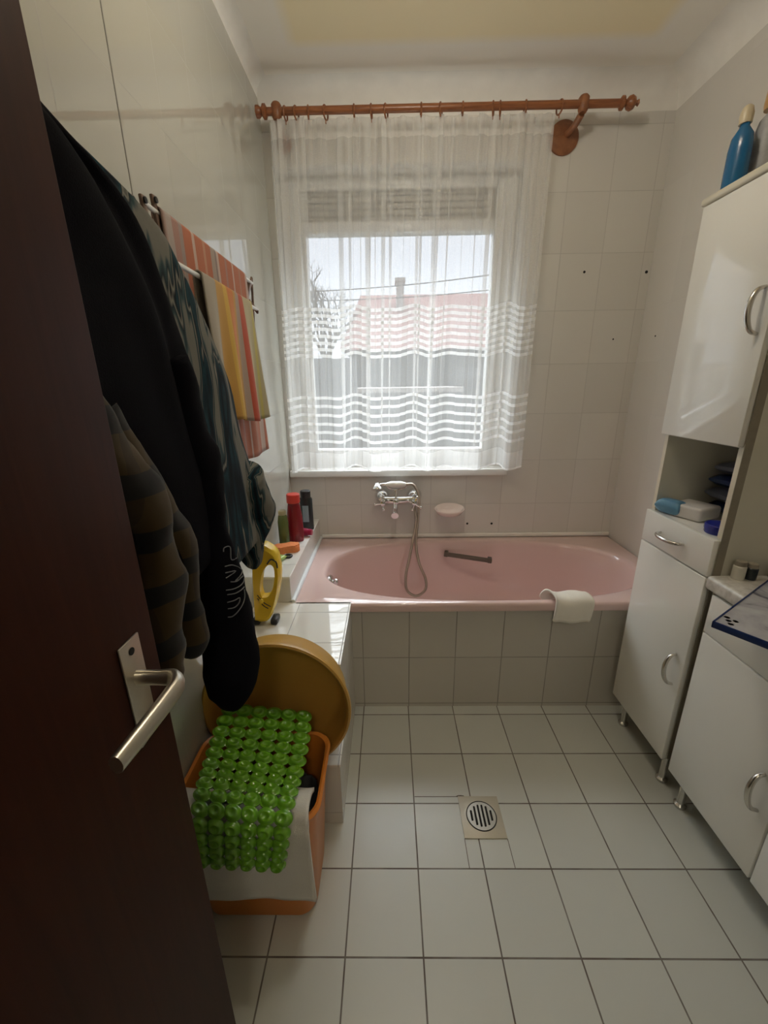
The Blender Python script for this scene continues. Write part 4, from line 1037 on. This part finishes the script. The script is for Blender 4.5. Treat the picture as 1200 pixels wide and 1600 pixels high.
# ---------------------------------------------------------------- outside the window
o = obj('yard_ground', bx(bm_new(), -25, 25, 2.7, 40, -.65, -.55), M['ground']); o['kind'] = 'structure'
hs_ = thing('neighbour_house', 'house with red tiled roof seen through the curtain', 'house', (1.0, 14, -.55))
HY = 13.0
rl = at(545, 462, Y=HY+3).z; ev = at(650, 545, Y=HY).z
hx0 = at(528, 500, Y=HY).x; hx1 = at(900, 500, Y=HY).x
obj('house_wall', bx(bm_new(), hx0+.4, hx1, HY+.4, HY+6, -.55, ev), M['house'], hs_, smooth=False)
b = bm_new(); v_ = [b.verts.new(p_) for p_ in ((hx0, HY, ev), (hx1, HY, ev), (hx1, HY+3, rl), (hx0+.5, HY+3, rl), (hx0, HY+6.4, ev), (hx1, HY+6.4, ev))]
b.faces.new((v_[0], v_[1], v_[2], v_[3])); b.faces.new((v_[3], v_[2], v_[5], v_[4])); b.faces.new((v_[0], v_[3], v_[4])); b.faces.new((v_[1], v_[5], v_[2])); b.faces.new((v_[0], v_[4], v_[5], v_[1]))
obj('roof', b, M['roof'], hs_, smooth=False)
p = at(625, 480, Y=HY+2.2); pt_ = at(625, 436, Y=HY+2.2)
b = bm_new(); bx(b, p.x-.13, p.x+.13, HY+2.0, HY+2.5, p.z-.6, pt_.z); bx(b, p.x-.17, p.x+.17, HY+1.96, HY+2.54, pt_.z-.12, pt_.z, .01); obj('chimney', b, M['brick'], hs_, smooth=False)
wn1 = at(712, 575, Y=HY+.4); wn2 = at(755, 592, Y=HY+.4)
obj('house_window', bx(bm_new(), wn1.x, wn2.x, HY+.36, HY+.42, wn2.z, wn1.z), M['housew'], hs_, smooth=False)
gx_ = at(705, 560, Y=8).x; o = thing('garden_shed', 'pale low outbuilding in the yard beyond the curtain', 'shed', (gx_, 8, -.55))
s1 = at(560, 610, Y=8.5); s2 = at(710, 700, Y=8.5)
obj('shed_wall', bx(bm_new(), s1.x, s2.x, 8.5, 10.5, -.55, s1.z-.05), M['house'], o, smooth=False)
obj('shed_roof', bx(bm_new(), s1.x-.12, s2.x+.12, 8.35, 10.6, s1.z-.05, s1.z+.04), M['brick'], o, smooth=False)
p = at(670, 583, Y=8.4); obj('wall_lamp', bx(bm_new(), p.x-.16, p.x+.16, 10.45, 10.5, p.z, p.z+.2), M['housew'], o, smooth=False) if 0 else None
wl = at(500, 600, Y=7); o = thing('garden_wall', 'white low wall at the left of the yard', 'wall', (wl.x, 7, -.55))
obj('wall_slab', bx(bm_new(), wl.x-1.4, wl.x+.6, 7, 7.15, -.55, at(500, 560, Y=7).z), M['housew'], o, smooth=False)
# bare tree
tr_t = thing('bare_tree', 'bare branching tree at the left of the view outside', 'tree', (-2.2, 9.5, -.55))
rt_ = random.Random(5); bt_ = bm_new(); bb_ = bm_new()
def branch(bm, p, d, L, r_, dep):
    q_ = p+d*L; tube(bm, [p, p.lerp(q_, .5)+Vector((rt_.uniform(-1, 1), rt_.uniform(-1, 1), rt_.uniform(-1, 1)))*L*.06, q_], [r_, r_*.85, r_*.65], 5, cap=False)
    if dep == 0: return
    for _ in range(3 if dep > 1 else 4):
        nd = (d+Vector((rt_.gauss(0, .5), rt_.gauss(0, .5), rt_.gauss(.08, .35)))).normalized()
        branch(bb_, p.lerp(q_, rt_.uniform(.45, 1)), nd, L*rt_.uniform(.6, .8), r_*.55, dep-1)
tp = at(505, 470, Y=9.5)
tube(bt_, [(tp.x, 9.5, -.55), (tp.x+.05, 9.5, 1.2), (tp.x, 9.5, tp.z-1.2)], [.12, .09, .07], 8)
obj('trunk', bt_, M['bark'], tr_t)
for _ in range(4):
    branch(bb_, Vector((tp.x, 9.5, tp.z-1.25)), Vector((rt_.gauss(0, .4), rt_.gauss(0, .4), 1)).normalized(), .75, .045, 4)
obj('branches', bb_, M['bark'], tr_t)
# overhead wires
wr = thing('overhead_wires', 'two dark overhead wires crossing the sky outside', 'wires', (0, 11, 3))
for a0, a1 in (((440, 458), (900, 408)), ((440, 471), (900, 436))):
    p, q_ = at(*a0, Y=11), at(*a1, Y=11); L_ = q_-p; pts = [p+L_*(i/12)+Vector((0, 0, -.12*math.sin(PI*i/12))) for i in range(13)]
    p2, q2 = p-L_*1.5, q_+L_*1.5; obj('wire', tube(bm_new(), [p2]+pts+[q2], .012, 6), M['wire'], wr)
